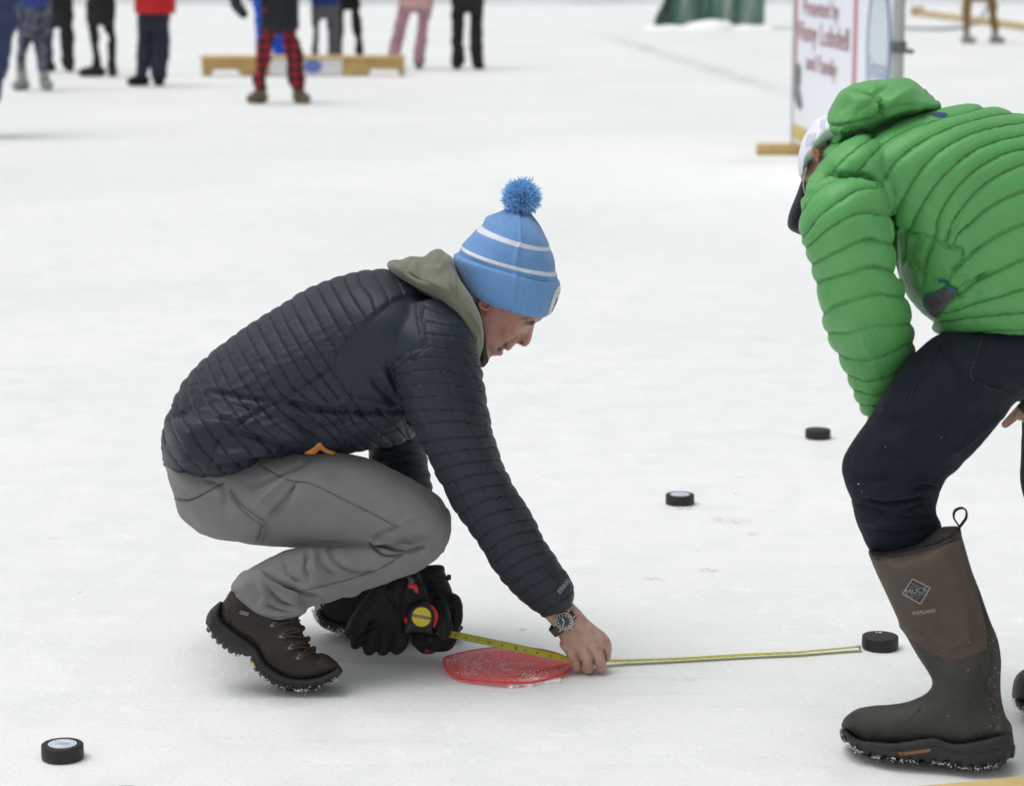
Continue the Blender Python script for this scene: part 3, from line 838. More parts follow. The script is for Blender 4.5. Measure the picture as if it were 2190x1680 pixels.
crease(jk, [(d5([(1150, 850), (1010, 940), (820, 1060), (640, 1150), (480, 1265)]), 4, -.006), (d5([(830, 1065), (1000, 1110), (1200, 1135), (1380, 1140), (1600, 1130)]), 6, -.012),
            (d5([(500, 1265), (700, 1320), (900, 1400)]), 6, -.010), (d5([(350, 1000), (550, 1040), (760, 1070)]), 5, -.008), (d5([(100, 1160), (300, 1140), (520, 1210)]), 7, -.008),
            (d5([(450, 1250), (380, 1400), (350, 1540)]), 4, -.004), (d5([(900, 1165), (1100, 1240), (1300, 1160), (1420, 1150)]), 5, -.006),
            (d5([(380, 1420), (600, 1400), (830, 1400)]), 7, .010), (d5([(370, 1500), (560, 1480), (720, 1430)]), 5, -.009), (d5([(1720, 400), (1715, 520), (1755, 715)]), 3.5, -.005),
            (d5([(1520, 830), (1640, 745), (1755, 715)]), 3.5, -.004), (d5([(1520, 830), (1560, 960), (1640, 1150), (1700, 1300)]), 6, -.010), (d5([(1400, 900), (1480, 1000), (1600, 1100)]), 7, -.008),
            (d5([(1470, 860), (1560, 1010), (1620, 1120)]), 6, .006), (d5([(1150, 1090), (1300, 1050), (1560, 1110)]), 8, .008)])
mesh_obj('jacket', jk, M_JK1, man)
# trousers
YR = 4.76
thighR = [(358, 990, 374, 1064, YC, .10), (350, 978, 386, 1104, YC, .165), (376, 965, 424, 1138, YC - .01, .18), (440, 962, 478, 1156, YC - .05, .15), (520, 968, 535, 1161, 4.78, .12), (610, 968, 610, 1167, 4.76, .105),
          (700, 968, 700, 1172, YR, .10), (780, 976, 775, 1178, YR, .095), (850, 1011, 830, 1188, YR, .09), (905, 1040, 880, 1194, YR, .085), (940, 1066, 912, 1196, YR, .078), (952, 1084, 928, 1190, YR, .068)]
shankR = [(945, 1100, 952, 1165, YR, .055), (890, 1118, 930, 1198, YR, .075), (810, 1145, 880, 1228, YR, .078), (730, 1158, 822, 1248, 4.75, .075), (660, 1166, 764, 1264, 4.725, .07), (600, 1184, 715, 1286, 4.705, .068), (550, 1205, 672, 1296, 4.69, .067), (520, 1226, 652, 1306, 4.68, .068), (502, 1246, 642, 1312, 4.675, .070)]
thighL = [(380, 1000, 400, 1110, 4.95, .12), (480, 985, 490, 1150, 5.0, .11), (640, 990, 640, 1160, 5.04, .095), (800, 1010, 790, 1160, 5.06, .085), (870, 1050, 850, 1160, 5.06, .075), (900, 1090, 880, 1150, 5.06, .05)]
shankL = [(895, 1090, 895, 1140, 5.06, .04), (860, 1100, 880, 1170, 5.06, .07), (800, 1130, 850, 1210, 5.07, .07), (740, 1160, 810, 1240, 5.08, .065), (700, 1200, 790, 1270, 5.09, .06)]
pcuff = [(496, 1250), (498, 1268), (512, 1290), (540, 1314), (566, 1326), (592, 1332), (614, 1330), (640, 1320), (658, 1300), (610, 1240), (530, 1218)]
pt = fuse([loft(thighR, 70, 44, capk=.38), inflate(pcuff, 4.675, .069, 30, 5), loft(shankR, 60, 36), loft(thighL, 40, 30), loft(shankL, 30, 26)], .0034, 3)
def d6(L): return [(a * .3442 + 332.9, b * .3442 + 928.6) for a, b in L]
crease(pt, [(L_, sg_ * .85, h_ * 1.7) for L_, sg_, h_ in [(d6([(460, 340), (500, 400), (560, 460), (660, 530), (680, 560), (650, 670)]), 2.6, .0035), (d6([(445, 345), (490, 410), (550, 472), (650, 545), (662, 570), (635, 670)]), 2.6, -.0035),
            (d6([(650, 180), (740, 240), (850, 290), (960, 305), (1120, 380), (1300, 470), (1500, 570)]), 2.5, -.0022),
            (d6([(880, 290), (800, 400), (700, 510)]), 5, -.006), (d6([(840, 250), (700, 360), (620, 430)]), 7, .005), (d6([(430, 290), (330, 350), (210, 410), (110, 400)]), 2.6, -.004),
            (d6([(950, 160), (820, 240), (600, 320)]), 7, -.005), (d6([(1340, 670), (1450, 700), (1560, 730), (1680, 700)]), 3.2, -.008), (d6([(1330, 660), (1450, 660), (1600, 690)]), 4, .006),
            (d6([(1340, 680), (1420, 750), (1540, 755)]), 4, -.007), (d6([(1500, 570), (1560, 530), (1620, 500)]), 4, .003), (d6([(1340, 650), (1440, 600), (1520, 565)]), 5, -.005),
            (d6([(640, 850), (780, 930), (900, 980), (1020, 1000)]), 5, -.008), (d6([(620, 870), (760, 960), (880, 1020)]), 5, .006), (d6([(700, 960), (780, 1040), (860, 1060)]), 5, -.008),
            (d6([(940, 740), (930, 830), (960, 900)]), 5, -.007), (d6([(1010, 720), (1040, 820), (1120, 890)]), 6, -.007), (d6([(975, 730), (990, 830), (1050, 900)]), 5, .006), (d6([(800, 790), (830, 870), (900, 930)]), 6, -.006),
            (d6([(1080, 700), (1120, 790), (1220, 850), (1400, 860)]), 7, -.006), (d6([(1540, 745), (1400, 830), (1200, 900), (1000, 950), (850, 985)]), 2.2, -.002),
            (d6([(560, 850), (640, 900), (680, 1000), (640, 1080)]), 7, .006), (d6([(680, 1050), (760, 1090), (860, 1110)]), 4, -.005), (d6([(900, 960), (1100, 980), (1300, 960)]), 9, .008),
            (d6([(820, 300), (860, 360), (700, 550)]), 8, -.004), (d6([(300, 270), (420, 330), (430, 480)]), 8, -.004), (d6([(1560, 640), (1680, 640), (1760, 600)]), 8, -.005),
            (d6([(480, 980), (560, 1060), (700, 1130), (860, 1130)]), 2.5, -.002)]])
addnoise(pt, .0036, 14, 3); addnoise(pt, .0008, 60, 1)
pto = mesh_obj('trousers', pt, M_PANT, man)
build('stitching', *drape([strip(d6(l_), 1.3) for l_ in ([(460, 342), (500, 400), (560, 460), (660, 530), (672, 562), (645, 670)], [(650, 180), (740, 240), (850, 290), (960, 305), (1120, 380), (1300, 470), (1500, 570)],
      [(110, 400), (210, 410), (330, 350), (430, 290)], [(1540, 745), (1400, 830), (1200, 900), (1000, 950), (850, 985)], [(480, 985), (560, 1065), (680, 1130), (860, 1135)])], pt, .0006), mat('grey_thread', (.07, .07, .07), .8, .3, 400, 0), pto)
# orange lining showing under the hem
tri = inflate([(650, 969), (668, 958), (682, 946), (689, 949), (700, 960), (722, 968), (706, 971), (692, 966), (684, 962), (672, 971)], 4.659, .004, 5, 3)
build('jacket_lining', *tri, M_ORANGE, man)

# hoodie hood + fleece collar
def d4(L): return [(a * .292 + 788.4, b * .292 + 350.4) for a, b in L]
hood = d4([(130, 740), (150, 708), (190, 697), (235, 700), (300, 672), (360, 676), (410, 676), (450, 640), (520, 620), (565, 650), (620, 690), (645, 780), (690, 880), (760, 980), (810, 1080), (840, 1200), (847, 1300), (832, 1390), (798, 1455),
           (760, 1400), (730, 1330), (690, 1230), (600, 1120), (480, 1000), (350, 920), (230, 850), (165, 800)])
hd = fuse([inflate(hood, lambda q: 4.79 + 0 * q[:, 0] + .06 * smooth01((620 - q[:, 1]) / 60), .115, 34, 5), loft([(850, 600, 900, 640, YC, .10), (930, 560, 980, 680, YC, .11), (1000, 640, 1010, 740, YC, .09)], 20, 24)], .0034, 4)
crease(hd, [(d4([(440, 690), (400, 700), (330, 690), (280, 740)]), 3, -.006), (d4([(150, 720), (200, 712), (260, 740), (290, 800), (400, 870)]), 4.5, -.010), (d4([(640, 800), (660, 950), (720, 1080), (800, 1210), (820, 1350)]), 3, -.006),
            (d4([(560, 720), (600, 900), (700, 1100), (780, 1280)]), 7, .005), (d4([(430, 720), (380, 780), (420, 860), (560, 980)]), 9, -.008), (d4([(350, 730), (500, 780), (560, 700)]), 8, .006), (d4([(600, 900), (680, 1050), (760, 1200), (800, 1380)]), 4, -.006),
            (d4([(140, 735), (170, 712), (220, 722), (250, 775)]), 3, .004)])
addnoise(hd, .0025, 14, 2)
mesh_obj('hoodie_hood', hd, M_HOOD, man)
collar = d4([(740, 960), (790, 1000), (830, 1090), (858, 1200), (868, 1300), (872, 1400), (882, 1442), (860, 1470), (840, 1492), (800, 1482), (780, 1430), (800, 1300), (780, 1150), (740, 1020)])
cl = fuse([inflate(collar, 4.83, .085, 16, 4)], .003, 4)
mesh_obj('fleece_collar', cl, M_BLKF, man)

# head, neck, hand, forearm, core of the body: one skin
def zf(L): return [(a * .12514 + 963.6, b * .12514 + 595.7) for a, b in L]
YH = 4.85
head = [(1000, 620), (998, 560), (1030, 510), (1090, 492), (1145, 512), (1176, 560), (1184, 620), (1166, 668)] + zf([(1560, 700), (1490, 735), (1445, 765), (1405, 800), (1370, 860), (1330, 930), (1250, 1010), (1190, 1070), (1130, 1105), (1080, 1150), (1020, 1215), (980, 1237), (930, 1212), (895, 1190), (900, 1225), (902, 1262), (880, 1310), (850, 1323), (780, 1318), (690, 1335), (650, 1400)]) + [(1035, 778), (1005, 740), (995, 690)]
nose = zf([(1490, 735), (1445, 765), (1421, 850), (1402, 950), (1371, 1060), (1322, 1138), (1260, 1168), (1200, 1140), (1130, 1103), (1080, 1060), (1120, 960), (1200, 860), (1300, 760), (1400, 720)])
def headT(q):
    # skull wide, jaw and chin narrower, sides of the muzzle tucked in
    w_ = .074 - .014 * smooth01((q[:, 1] - 690) / 60) - .020 * smooth01((q[:, 0] - 1055) / 45) * smooth01((q[:, 1] - 715) / 25)
    return w_
hp = fuse([inflate(head, YH, headT, 62, 4), inflate(nose, YH, .0175, 13, 3)], .0017, 3)
crease(hp, [(zf([(1110, 1010), (1190, 1000), (1230, 960)]), 3, -.004), (zf([(1185, 960), (1100, 1040), (960, 1110), (860, 1180), (800, 1220)]), 2.6, -.0045), (zf([(900, 1190), (860, 1195), (825, 1190)]), 1.6, -.005),
            (zf([(1000, 850), (1100, 860), (1180, 850)]), 10, .006), (zf([(1180, 720), (1260, 690), (1400, 690), (1480, 712)]), 4, .004), (zf([(1260, 740), (1330, 745), (1420, 745)]), 4.5, -.008),
            (zf([(1270, 800), (1330, 790), (1390, 770)]), 2.2, .0018), (zf([(1160, 1050), (1210, 1100)]), 1.8, -.005), (zf([(1120, 1040), (1160, 1010), (1220, 1030)]), 2.4, .003), (zf([(640, 1200), (700, 1290), (760, 1310)]), 4, -.003),
            (zf([(880, 1270), (840, 1250), (800, 1240)]), 2.4, .003), (zf([(960, 1200), (920, 1170), (870, 1160)]), 2.2, .002)])
def tone_face(me):
    V = getv(me); q = proj(V)
    base = np.array([0.46, 0.245, 0.19]); c = np.tile(base, (len(V), 1))
    def blend(pt, rad, colr, k):
        nonlocal c
        d = np.linalg.norm((q - np.array(pt)) / np.array(rad), axis=1); w_ = (k * np.exp(-d ** 2))[:, None]
        c = c * (1 - w_) + np.array(colr) * w_
    z = lambda a, b: zf([(a, b)])[0]
    blend(z(950, 930), (28, 20), (0.40, 0.155, 0.125), .6); blend(z(1300, 1080), (12, 12), (0.42, 0.17, 0.14), .7); blend(z(620, 520), (12, 10), (.38, .14, .11), .6)
    blend(z(1020, 1150), (14, 9), (0.30, 0.19, 0.14), .75); blend(z(700, 1260), (18, 12), (0.33, 0.21, 0.16), .65); blend(z(880, 1270), (5, 5), (0.40, 0.17, 0.14), .7); blend(z(975, 1215), (4, 4), (0.36, 0.15, 0.12), .6)
    blend(z(1300, 690), (14, 4), (0.20, 0.12, 0.07), .8); blend(z(1210, 1095), (4, 2.6), (0.08, 0.02, 0.02), .9); blend(z(1350, 760), (12, 4), (0.34, .18, .15), .7); blend(z(1250, 880), (14, 8), (.50, .30, .24), .6)
    blend(z(580, 520), (4, 8), (.15, .05, .04), .5); blend(z(1420, 745), (4, 3), (0.10, 0.06, 0.05), .7)
    n1 = vnoise(V, 420, 2)[:, None]; st_ = (np.exp(-((q - np.array(z(860, 1210))) / np.array((30, 16))) ** 2).prod(1) * .5)[:, None]
    c = c * (1 + .10 * n1) * (1 - st_ * (n1 > 0) * .55) + .02 * vnoise(V, 70, 2)[:, None] * np.array([1, -.4, -.4])
    cattr(me, 'tone', np.clip(c, 0, 1))
YW = 4.80
def zh(L): return [(a * .15643 + 1121.3, b * .15643 + 1191.4) for a, b in L]
hback = zh([(350, 700), (560, 560), (735, 690), (850, 820), (960, 920), (1060, 1000), (1140, 1090), (1166, 1160), (1160, 1260), (1080, 1330), (940, 1350), (790, 1370), (660, 1400), (600, 1310), (500, 1150), (430, 980), (330, 840)])
def fing(L, rad, **k):
    return tube([P(*zh([(a, b)])[0], y) for a, b, y in L], rad, 26, 16, **k)
hand = fuse([inflate(hback, YW, .021, 26, 4),
             fing([(560, 1180, YW - .004), (640, 1290, YW - .012), (695, 1430, YW - .012), (716, 1500, YW - .002), (745, 1420, YW + .022)], [.012, .0115, .0112, .0108, .008]),
             fing([(720, 1180, YW - .006), (810, 1300, YW - .018), (865, 1420, YW - .020), (877, 1526, YW - .008), (880, 1440, YW + .022)], [.013, .0122, .0116, .0108, .008]),
             fing([(900, 1130, YW - .006), (980, 1270, YW - .016), (1035, 1410, YW - .018), (1048, 1510, YW - .006), (1020, 1420, YW + .022)], [.013, .0122, .0116, .0108, .008]),
             fing([(1040, 1080, YW), (1110, 1170, YW - .002), (1122, 1300, YW), (1108, 1370, YW + .012), (1060, 1400, YW + .03)], [.012, .0115, .0105, .0095, .008]),
             fing([(560, 900, YW + .02), (620, 1100, YW + .035), (760, 1280, YW + .04), (900, 1400, YW + .04)], [.014, .014, .012, .009]),
             tube([P(1160, 1270, 4.785), P(1186, 1303, 4.795), P(1210, 1328, YW), P(1228, 1350, YW)], [.026, .0255, .0255, .026], 20, 24, flat=.8)], .0015, 3)
crease(hand, [(L_, sg_, h_ * 1.4) for L_, sg_, h_ in [(zh([(860, 930), (920, 1010), (960, 1090)]), 2.2, .0016), (zh([(1000, 1050), (1060, 1100), (1120, 1180)]), 3.5, .0028), (zh([(640, 960), (620, 1100), (640, 1200)]), 2.5, .0012), (zh([(760, 960), (780, 1080), (810, 1180)]), 2.2, .0012),
              (zh([(640, 1310), (700, 1290), (760, 1310)]), 4.0, .0022), (zh([(790, 1270), (860, 1240), (930, 1270)]), 4.0, .0022), (zh([(960, 1220), (1020, 1200), (1080, 1240)]), 4.0, .0026),
              (zh([(790, 1375), (795, 1430), (800, 1480)]), 1.8, -.003), (zh([(948, 1360), (950, 1420), (952, 1470)]), 1.8, -.003), (zh([(1085, 1240), (1100, 1320), (1110, 1400)]), 1.8, -.0035),
              (zh([(690, 1400), (730, 1410), (760, 1400)]), 1.2, -.0009), (zh([(840, 1410), (880, 1420), (920, 1410)]), 1.2, -.0009), (zh([(1000, 1400), (1040, 1405), (1080, 1395)]), 1.2, -.0009)]])
addnoise(hand, .0005, 120, 2)
def tone_hand(me, lo_=1.0):
    V = getv(me); n = vnoise(V, 60, 2)
    c = np.array([.50, .315, .25]) + n[:, None] * np.array([.03, .045, .04])
    q = proj(V)
    for (a, b) in ((700, 1330), (860, 1290), (1020, 1250), (1110, 1150), (700, 1480), (880, 1510), (1040, 1500)):
        d = np.linalg.norm(q - np.array(zh([(a, b)])[0]), axis=1); w_ = (.55 * np.exp(-(d / 9) ** 2))[:, None]
        c = c * (1 - w_) + np.array([.46, .21, .17]) * w_
    cattr(me, 'tone', np.clip(c, 0, 1))
def shrink(st, k, kt):
    o = []
    for s in st:
        s = list(s); cu, cv = (s[0] + s[2]) / 2, (s[1] + s[3]) / 2
        o.append((cu + (s[0] - cu) * k, cv + (s[1] - cv) * k, cu + (s[2] - cu) * k, cv + (s[3] - cv) * k, s[4], s[5] * kt))
    return o
core = fuse([loft(shrink(torso1, .68, .68), 40, 28), loft(shrink(armR[:-1], .5, .5), 40, 20), loft(shrink(armL, .6, .6), 30, 20), loft(shrink(thighR[2:], .62, .62), 40, 24), loft(shrink(shankR, .6, .6), 30, 20),
             loft(shrink(thighL, .72, .72), 30, 24), loft(shrink(shankL, .6, .6), 24, 20), tube([P(960, 640, YC), P(1010, 640, YH)], [.062, .06], 10, 20),
             tube([P(1165, 1285, 4.79), P(1200, 1325, YW)], [.018, .018], 8, 16)], .008, 3)
def join_meshes(mes):
    Vs = [getv(m) for m in mes]; Fs = []; o = 0; at = []
    for m, v in zip(mes, Vs):
        Fs += [tuple(i + o for i in p.vertices) for p in m.polygons]; o += len(v)
        a = m.attributes.get('tone')
        if a:
            b = np.empty(len(v) * 4, np.float32); a.data.foreach_get('color', b); at.append(b.reshape(-1, 4)[:, :3])
        else:
            at.append(np.tile(np.array([.45, .27, .2]), (len(v), 1)))
    me = raw_mesh(np.vstack(Vs), Fs); cattr(me, 'tone', np.vstack(at)); return me
tone_face(hp); tone_hand(hand)
mesh_obj('body', join_meshes([core, hp, hand]), M_SKIN, man)
# eye, brow, ear
ez = zf([(1352, 748)])[0]
eye = build('eye', *sphere(P(ez[0], ez[1] + 1, YH - .020), .0085), M_EYE, man)
build('iris', *sphere(P(ez[0] + 4.5, ez[1] + 1.5, YH - .0265), .0048), M_IRIS, eye)
ld_ = tube([P(*zf([q])[0], YH - .0275) for q in ((1270, 745), (1330, 712), (1400, 712), (1440, 735))], [.001, .0017, .0017, .001], 14, 8)
build('eyelid', *ld_, mat('lash_brown', (.10, .05, .035), .7), eye)
ear = fuse([tube([P(*zf([q])[0], YH - .074) for q in ((520, 380), (500, 440), (530, 500), (590, 525), (650, 505), (680, 440), (640, 380))], [.003, .0038, .004, .004, .004, .0035, .003], 30, 10),
            inflate(zf([(500, 390), (505, 470), (560, 515), (640, 510), (690, 450), (640, 380)]), YH - .069, .004, 4, 2)], .0012, 2)
cattr(ear, 'tone', np.tile(np.array([.44, .19, .15]), (len(ear.vertices), 1)))
mesh_obj('ear', ear, M_SKIN, man)

# hat
BLUE = np.array([.155, .325, .63]); WHT = np.array([.78, .78, .88])
crown = [(976, 556, 1192, 612, YH, .108), (984, 533, 1192, 590, YH, .112), (989, 522, 1187, 575, YH, .112), (1004, 505, 1182, 550, YH, .110), (1018, 491, 1178, 533, YH, .105), (1032, 480, 1175, 523, YH, .100), (1040, 466, 1166, 500, YH, .088), (1058, 458, 1152, 477, YH, .066), (1078, 452, 1136, 462, YH, .040), (1098, 447, 1126, 452, YH, .018), (1104, 443, 1120, 446, YH, .010)]
V, F, ss, th = loft(crown, 110, 140, 2.1, flat=True, st_out=True)
q = proj(V)
# stripes sit between fixed heights of the knit
band = lambda lo_, hi_: (smooth01((ss - lo_) / .004) * (1 - smooth01((ss - hi_) / .004)))
wfac = np.clip(band(.118, .186) + band(.402, .485), 0, 1)
me = raw_mesh(V, F); attr(me, 'ang', th); cattr(me, 'tone', BLUE * (1 - wfac[:, None]) + WHT * wfac[:, None])
V2 = getv(me); n2 = getn(me); V2 += n2 * (.0022 * vnoise(np.stack([th * 1.6, ss * 6, 0 * ss], 1), 1.2, 2) - .004 * np.exp(-((th - R(262)) / .035) ** 2) * (ss < .95))[:, None]
pl = np.abs(np.sin(th * 4)) ** .6; V2 += n2 * ((pl - .7) * .006 * smooth01((ss - .62) / .3) * (1 - smooth01((ss - .93) / .05)))[:, None]
setv(me, V2)
hat = mesh_obj('beanie', me, M_KNIT, man)
cuff = [(1010, 620, 1158, 671, YH, .085), (1000, 618, 1167, 675, YH, .103), (990, 605, 1177, 668, YH, .111), (981, 588, 1186, 650, YH, .115), (973, 566, 1194, 628, YH, .117), (971, 548, 1198, 608, YH, .117), (976, 541, 1195, 600, YH, .114), (984, 541, 1188, 600, YH, .106)]
V, F, ss, th = loft(cuff, 60, 160, 2.1, flat=True, st_out=True)
me = raw_mesh(V, F); attr(me, 'ang', th); cattr(me, 'tone', np.tile(BLUE * 1.03, (len(V), 1)))
V2 = getv(me); n2 = getn(me); V2 += n2 * (.0025 * vnoise(np.stack([th * 1.3, ss * 2, 0 * ss], 1), 1.0, 2) - .0035 * np.exp(-((th - R(262)) / .03) ** 2))[:, None]; setv(me, V2)
mesh_obj('cuff', me, M_RIB, hat)
# pompom: yarn strands
pc = P(1115, 424, YH); Vp, Fp = [], []
for i in range(11000):
    d = RNG.normal(size=3); d /= np.linalg.norm(d)
    L = .0305 * (1 + .05 * RNG.normal()) * (1 - .08 * (d[2] < -.3)); L = min(L, .0325)
    s_ = np.cross(d, RNG.normal(size=3)); s_ /= np.linalg.norm(s_)
    bend = RNG.normal(size=3) * .0055
    a, b = np.array(pc) + d * .008, np.array(pc) + d * L * .75 + bend * .3
    c = np.array(pc) + d * L + bend
    w_ = .0011; o = len(Vp)
    Vp += [a - s_ * w_ * .6, a + s_ * w_ * .6, b - s_ * w_, b + s_ * w_, c - s_ * w_ * .5, c + s_ * w_ * .5]
    Fp += [(o, o + 1, o + 3, o + 2), (o + 2, o + 3, o + 5, o + 4)]
sv, sf = sphere(pc, .022)
build('pompom', *merge((np.array(Vp), Fp), (sv, sf)), M_POM, hat)
# round patch on the turned-up cuff, at the forehead
CG = getv(me).reshape(60, 160, 3); CN = getn(me).reshape(60, 160, 3)
if ((CG - CG.mean((0, 1))) * CN).sum() < 0: CN = -CN
def on_cuff(x, y, lift):
    tt = (R(196) - x / .115) / (2 * np.pi) * 160; si = np.clip((.50 + y * 7.8) * 59, 0, 58.999)
    a0 = np.floor(tt).astype(int); fa = (tt - a0)[:, None]; b0 = np.floor(si).astype(int); fb = (si - b0)[:, None]
    g = lambda A_: (A_[b0, a0 % 160] * (1 - fa) + A_[b0, (a0 + 1) % 160] * fa) * (1 - fb) + (A_[b0 + 1, a0 % 160] * (1 - fa) + A_[b0 + 1, (a0 + 1) % 160] * fa) * fb
    return g(CG) + g(CN) * lift
th = np.linspace(0, 2 * np.pi, 40, endpoint=False)
pv = np.vstack([on_cuff(r * np.cos(th), r * np.sin(th), l_) for r, l_ in ((.0285, .0006), (.0280, .0026), (.020, .0030), (.010, .0030), (.001, .0030))])
patch = build('patch', pv, grid_faces(5, 40), M_WHITE, hat)
pl_ = merge(xf(text_geo('Sy', .021, bold=.0009), Matrix.Translation((-.004, -.001, 0))), xf(text_geo('NY', .012, bold=.0005), Matrix.Translation((-.004, -.016, 0))), xf(text_geo('. . . .', .014, bold=.0006), Matrix.Translation((-.004, .018, 0))))
build('patch_lettering', on_cuff(pl_[0][:, 0], pl_[0][:, 1], .0036), pl_[1], M_INK, patch)

# boots
def d8(L): return [(a * .2 + 420.5, b * .2 + 1243.9) for a, b in L]      # 480.. enlarged by 5.763 -> /5.763/1.14155
def d8(L): return [((a / 5.763 + 480) / 1.14155, (b / 5.763 + 1420) / 1.14155) for a, b in L]
def snow_on(line, Y, depth, n, rmin, rmax, spread, parent, bias=0.0):
    L = resample(catmull(line, len(line) * 6), 2.0); cs = []
    for _ in range(n):
        i = RNG.randint(len(L)); p_ = L[i] + RNG.normal(size=2) * spread
        if vnoise([[L[i][0] / 16, L[i][1] / 16, 2.5]], 1, 2)[0] < RNG.uniform(-.25, .45): continue
        q_ = P(p_[0], p_[1], (Y(np.array([p_]))[0] if callable(Y) else Y) + RNG.uniform(-depth, depth * .2)); q_.z = max(q_.z, .0005); cs.append(q_)
    return tag(build('snow_crust', *lumps(cs, rmin, rmax), M_SNOW, parent), kind='stuff')
bY = 4.680
bootU = d8([(470, 130), (400, 240), (330, 320), (275, 500), (340, 625), (465, 735), (585, 810), (720, 905), (820, 1000), (880, 1115), (985, 1235), (1130, 1340), (1340, 1412), (1560, 1415), (1770, 1372), (1975, 1285), (2018, 1200), (1995, 1130), (1900, 1060), (1780, 996), (1700, 1010), (1660, 970), (1640, 920), (1590, 880), (1560, 790), (1500, 740), (1500, 640), (1440, 540), (1440, 440), (1300, 300), (900, 150), (600, 60)])
bootS = d8([(380, 240), (300, 290), (200, 380), (150, 460), (128, 540), (135, 640), (200, 740), (270, 830), (380, 920), (480, 990), (600, 1042), (700, 1025), (765, 1080), (800, 1190), (850, 1270), (930, 1350), (1080, 1430), (1220, 1490), (1400, 1520), (1600, 1510), (1790, 1450), (1950, 1370), (2040, 1300), (2046, 1230), (2005, 1170), (1885, 1235), (1750, 1290), (1560, 1330), (1360, 1322), (1185, 1262), (1045, 1170), (948, 1065), (885, 940), (780, 835), (640, 742), (515, 655), (400, 560), (345, 470), (360, 320)])
bt = fuse([inflate(bootU, lambda q: bY + 0 * q[:, 0], .047, 34, 5)], .0028, 3)
crease(bt, [(d8([(470, 140), (460, 400), (462, 640)]), 2.0, -.0025), (d8([(330, 330), (330, 440), (400, 570), (500, 660), (640, 740), (780, 830), (860, 930)]), 2, -.003), (d8([(1010, 1090), (1200, 1180), (1400, 1180), (1620, 1110)]), 4, -.002),
            (d8([(1150, 620), (1280, 560), (1400, 520)]), 5, -.004), (d8([(1240, 820), (1360, 770), (1480, 740)]), 3, -.005), (d8([(1330, 980), (1440, 940), (1580, 900)]), 3, -.005), (d8([(1650, 1060), (1720, 1010), (1790, 1000)]), 2.5, .003),
            (d8([(1200, 700), (1340, 640), (1440, 660)]), 5, .004), (d8([(1300, 900), (1430, 850), (1520, 830)]), 5, .004), (d8([(1400, 1050), (1520, 1000), (1600, 960)]), 4, .003)])
addnoise(bt, .0012, 35, 2)
b1 = mesh_obj('boot', bt, M_BOOT, man); b1['label'] = 'brown leather hiking boot with its heel raised'
so = fuse([inflate(bootS, bY, .050, 14, 4)], .0028, 2)
crease(so, [(d8([(200, 420), (230, 520), (330, 640), (470, 760), (640, 870), (760, 980), (830, 1120), (960, 1280), (1150, 1390), (1400, 1450), (1650, 1440), (1900, 1370), (2030, 1270)]), 2.0, -.003)])
V = getv(so); uvs = proj(V); lug = np.sign(np.sin((uvs[:, 0] * .8 + uvs[:, 1] * .6) / 2.6)); lo2 = d8([(150, 640), (270, 830), (480, 990), (600, 1042), (765, 1080), (850, 1270), (1080, 1430), (1400, 1520), (1790, 1450), (2040, 1300)])
dd = dist_poly(uvs, lo2); setv(so, V + getn(so) * (.0022 * lug * (dd < 9))[:, None])
s1 = mesh_obj('sole', so, M_SOLE, b1)
snow_on(d8([(150, 600), (200, 730), (280, 840), (400, 930), (520, 1010), (600, 1030)]), bY, .05, 600, .0004, .0013, 2.6, b1)
snow_on(d8([(800, 1190), (850, 1260), (960, 1360), (1100, 1430), (1250, 1490), (1450, 1520), (1650, 1500), (1850, 1430), (2030, 1310)]), bY, .05, 900, .0004, .0013, 2.6, b1)
build('yellow_plug', *inflate(d8([(775, 1110), (800, 1130), (830, 1190), (825, 1215), (795, 1180)]), bY - .047, .004, 4, 2), M_YEL, b1)
ey = []
for (a, b) in ((1100, 590), (1225, 745), (1350, 905), (1460, 1045)):
    c = P(*d8([(a, b)])[0], bY - .046)
    ey.append(tube([c + Vector((math.cos(t_) * .0042, -.001, math.sin(t_) * .0042)) for t_ in np.linspace(0, 5.2, 9)], [.0011] * 9, 24, 6))
    ey.append(sphere(c + Vector((-.0055, .001, -.003)), .0035, 8, 10, (1.4, .5, 1)))
build('eyelet', *merge(*ey), mat('dull_steel', (.22, .22, .22), .4, .1, 60, 0, metal=.9), b1)
lc = []
for (a, b, a2, b2) in ((1225, 745, 1500, 650), (1225, 745, 1560, 790), (1350, 905, 1500, 760), (1350, 905, 1640, 930), (1460, 1045, 1590, 880), (1460, 1045, 1660, 970), (1100, 590, 1450, 540)):
    p1, p2 = P(*d8([(a, b)])[0], bY - .047), P(*d8([(a2, b2)])[0], bY - .012)
    mid_ = p1.lerp(p2, .5) + Vector((.002, -.012, .004))
    lc.append(tube([p1, mid_, p2], [.0022] * 3, 14, 8))
for (a, b) in ((1490, 650), (1565, 800), (1645, 940)):
    lc.append(sphere(P(*d8([(a, b)])[0], bY - .008), .0058, 8, 10, (1, 1.6, 1)))
build('lace', *merge(*lc), M_LACE, b1)
gg = P(*d8([(670, 435)])[0], bY - .0495)
gm = frame(gg, P(730, 1330, 4.67) - P(700, 1322, 4.67), Vector((0, 0, 1)))
tagp = build('ankle_tag', *xf(box((0, 0, 0), (.018, .0075, .0015)), gm), mat('grey_tag', (.20, .20, .21), .5, .05), b1, False)
build('tag_lettering', *xf(text_geo('WTX', .0078), gm @ Matrix.Translation((0, 0, .0012))), M_INK, tagp)
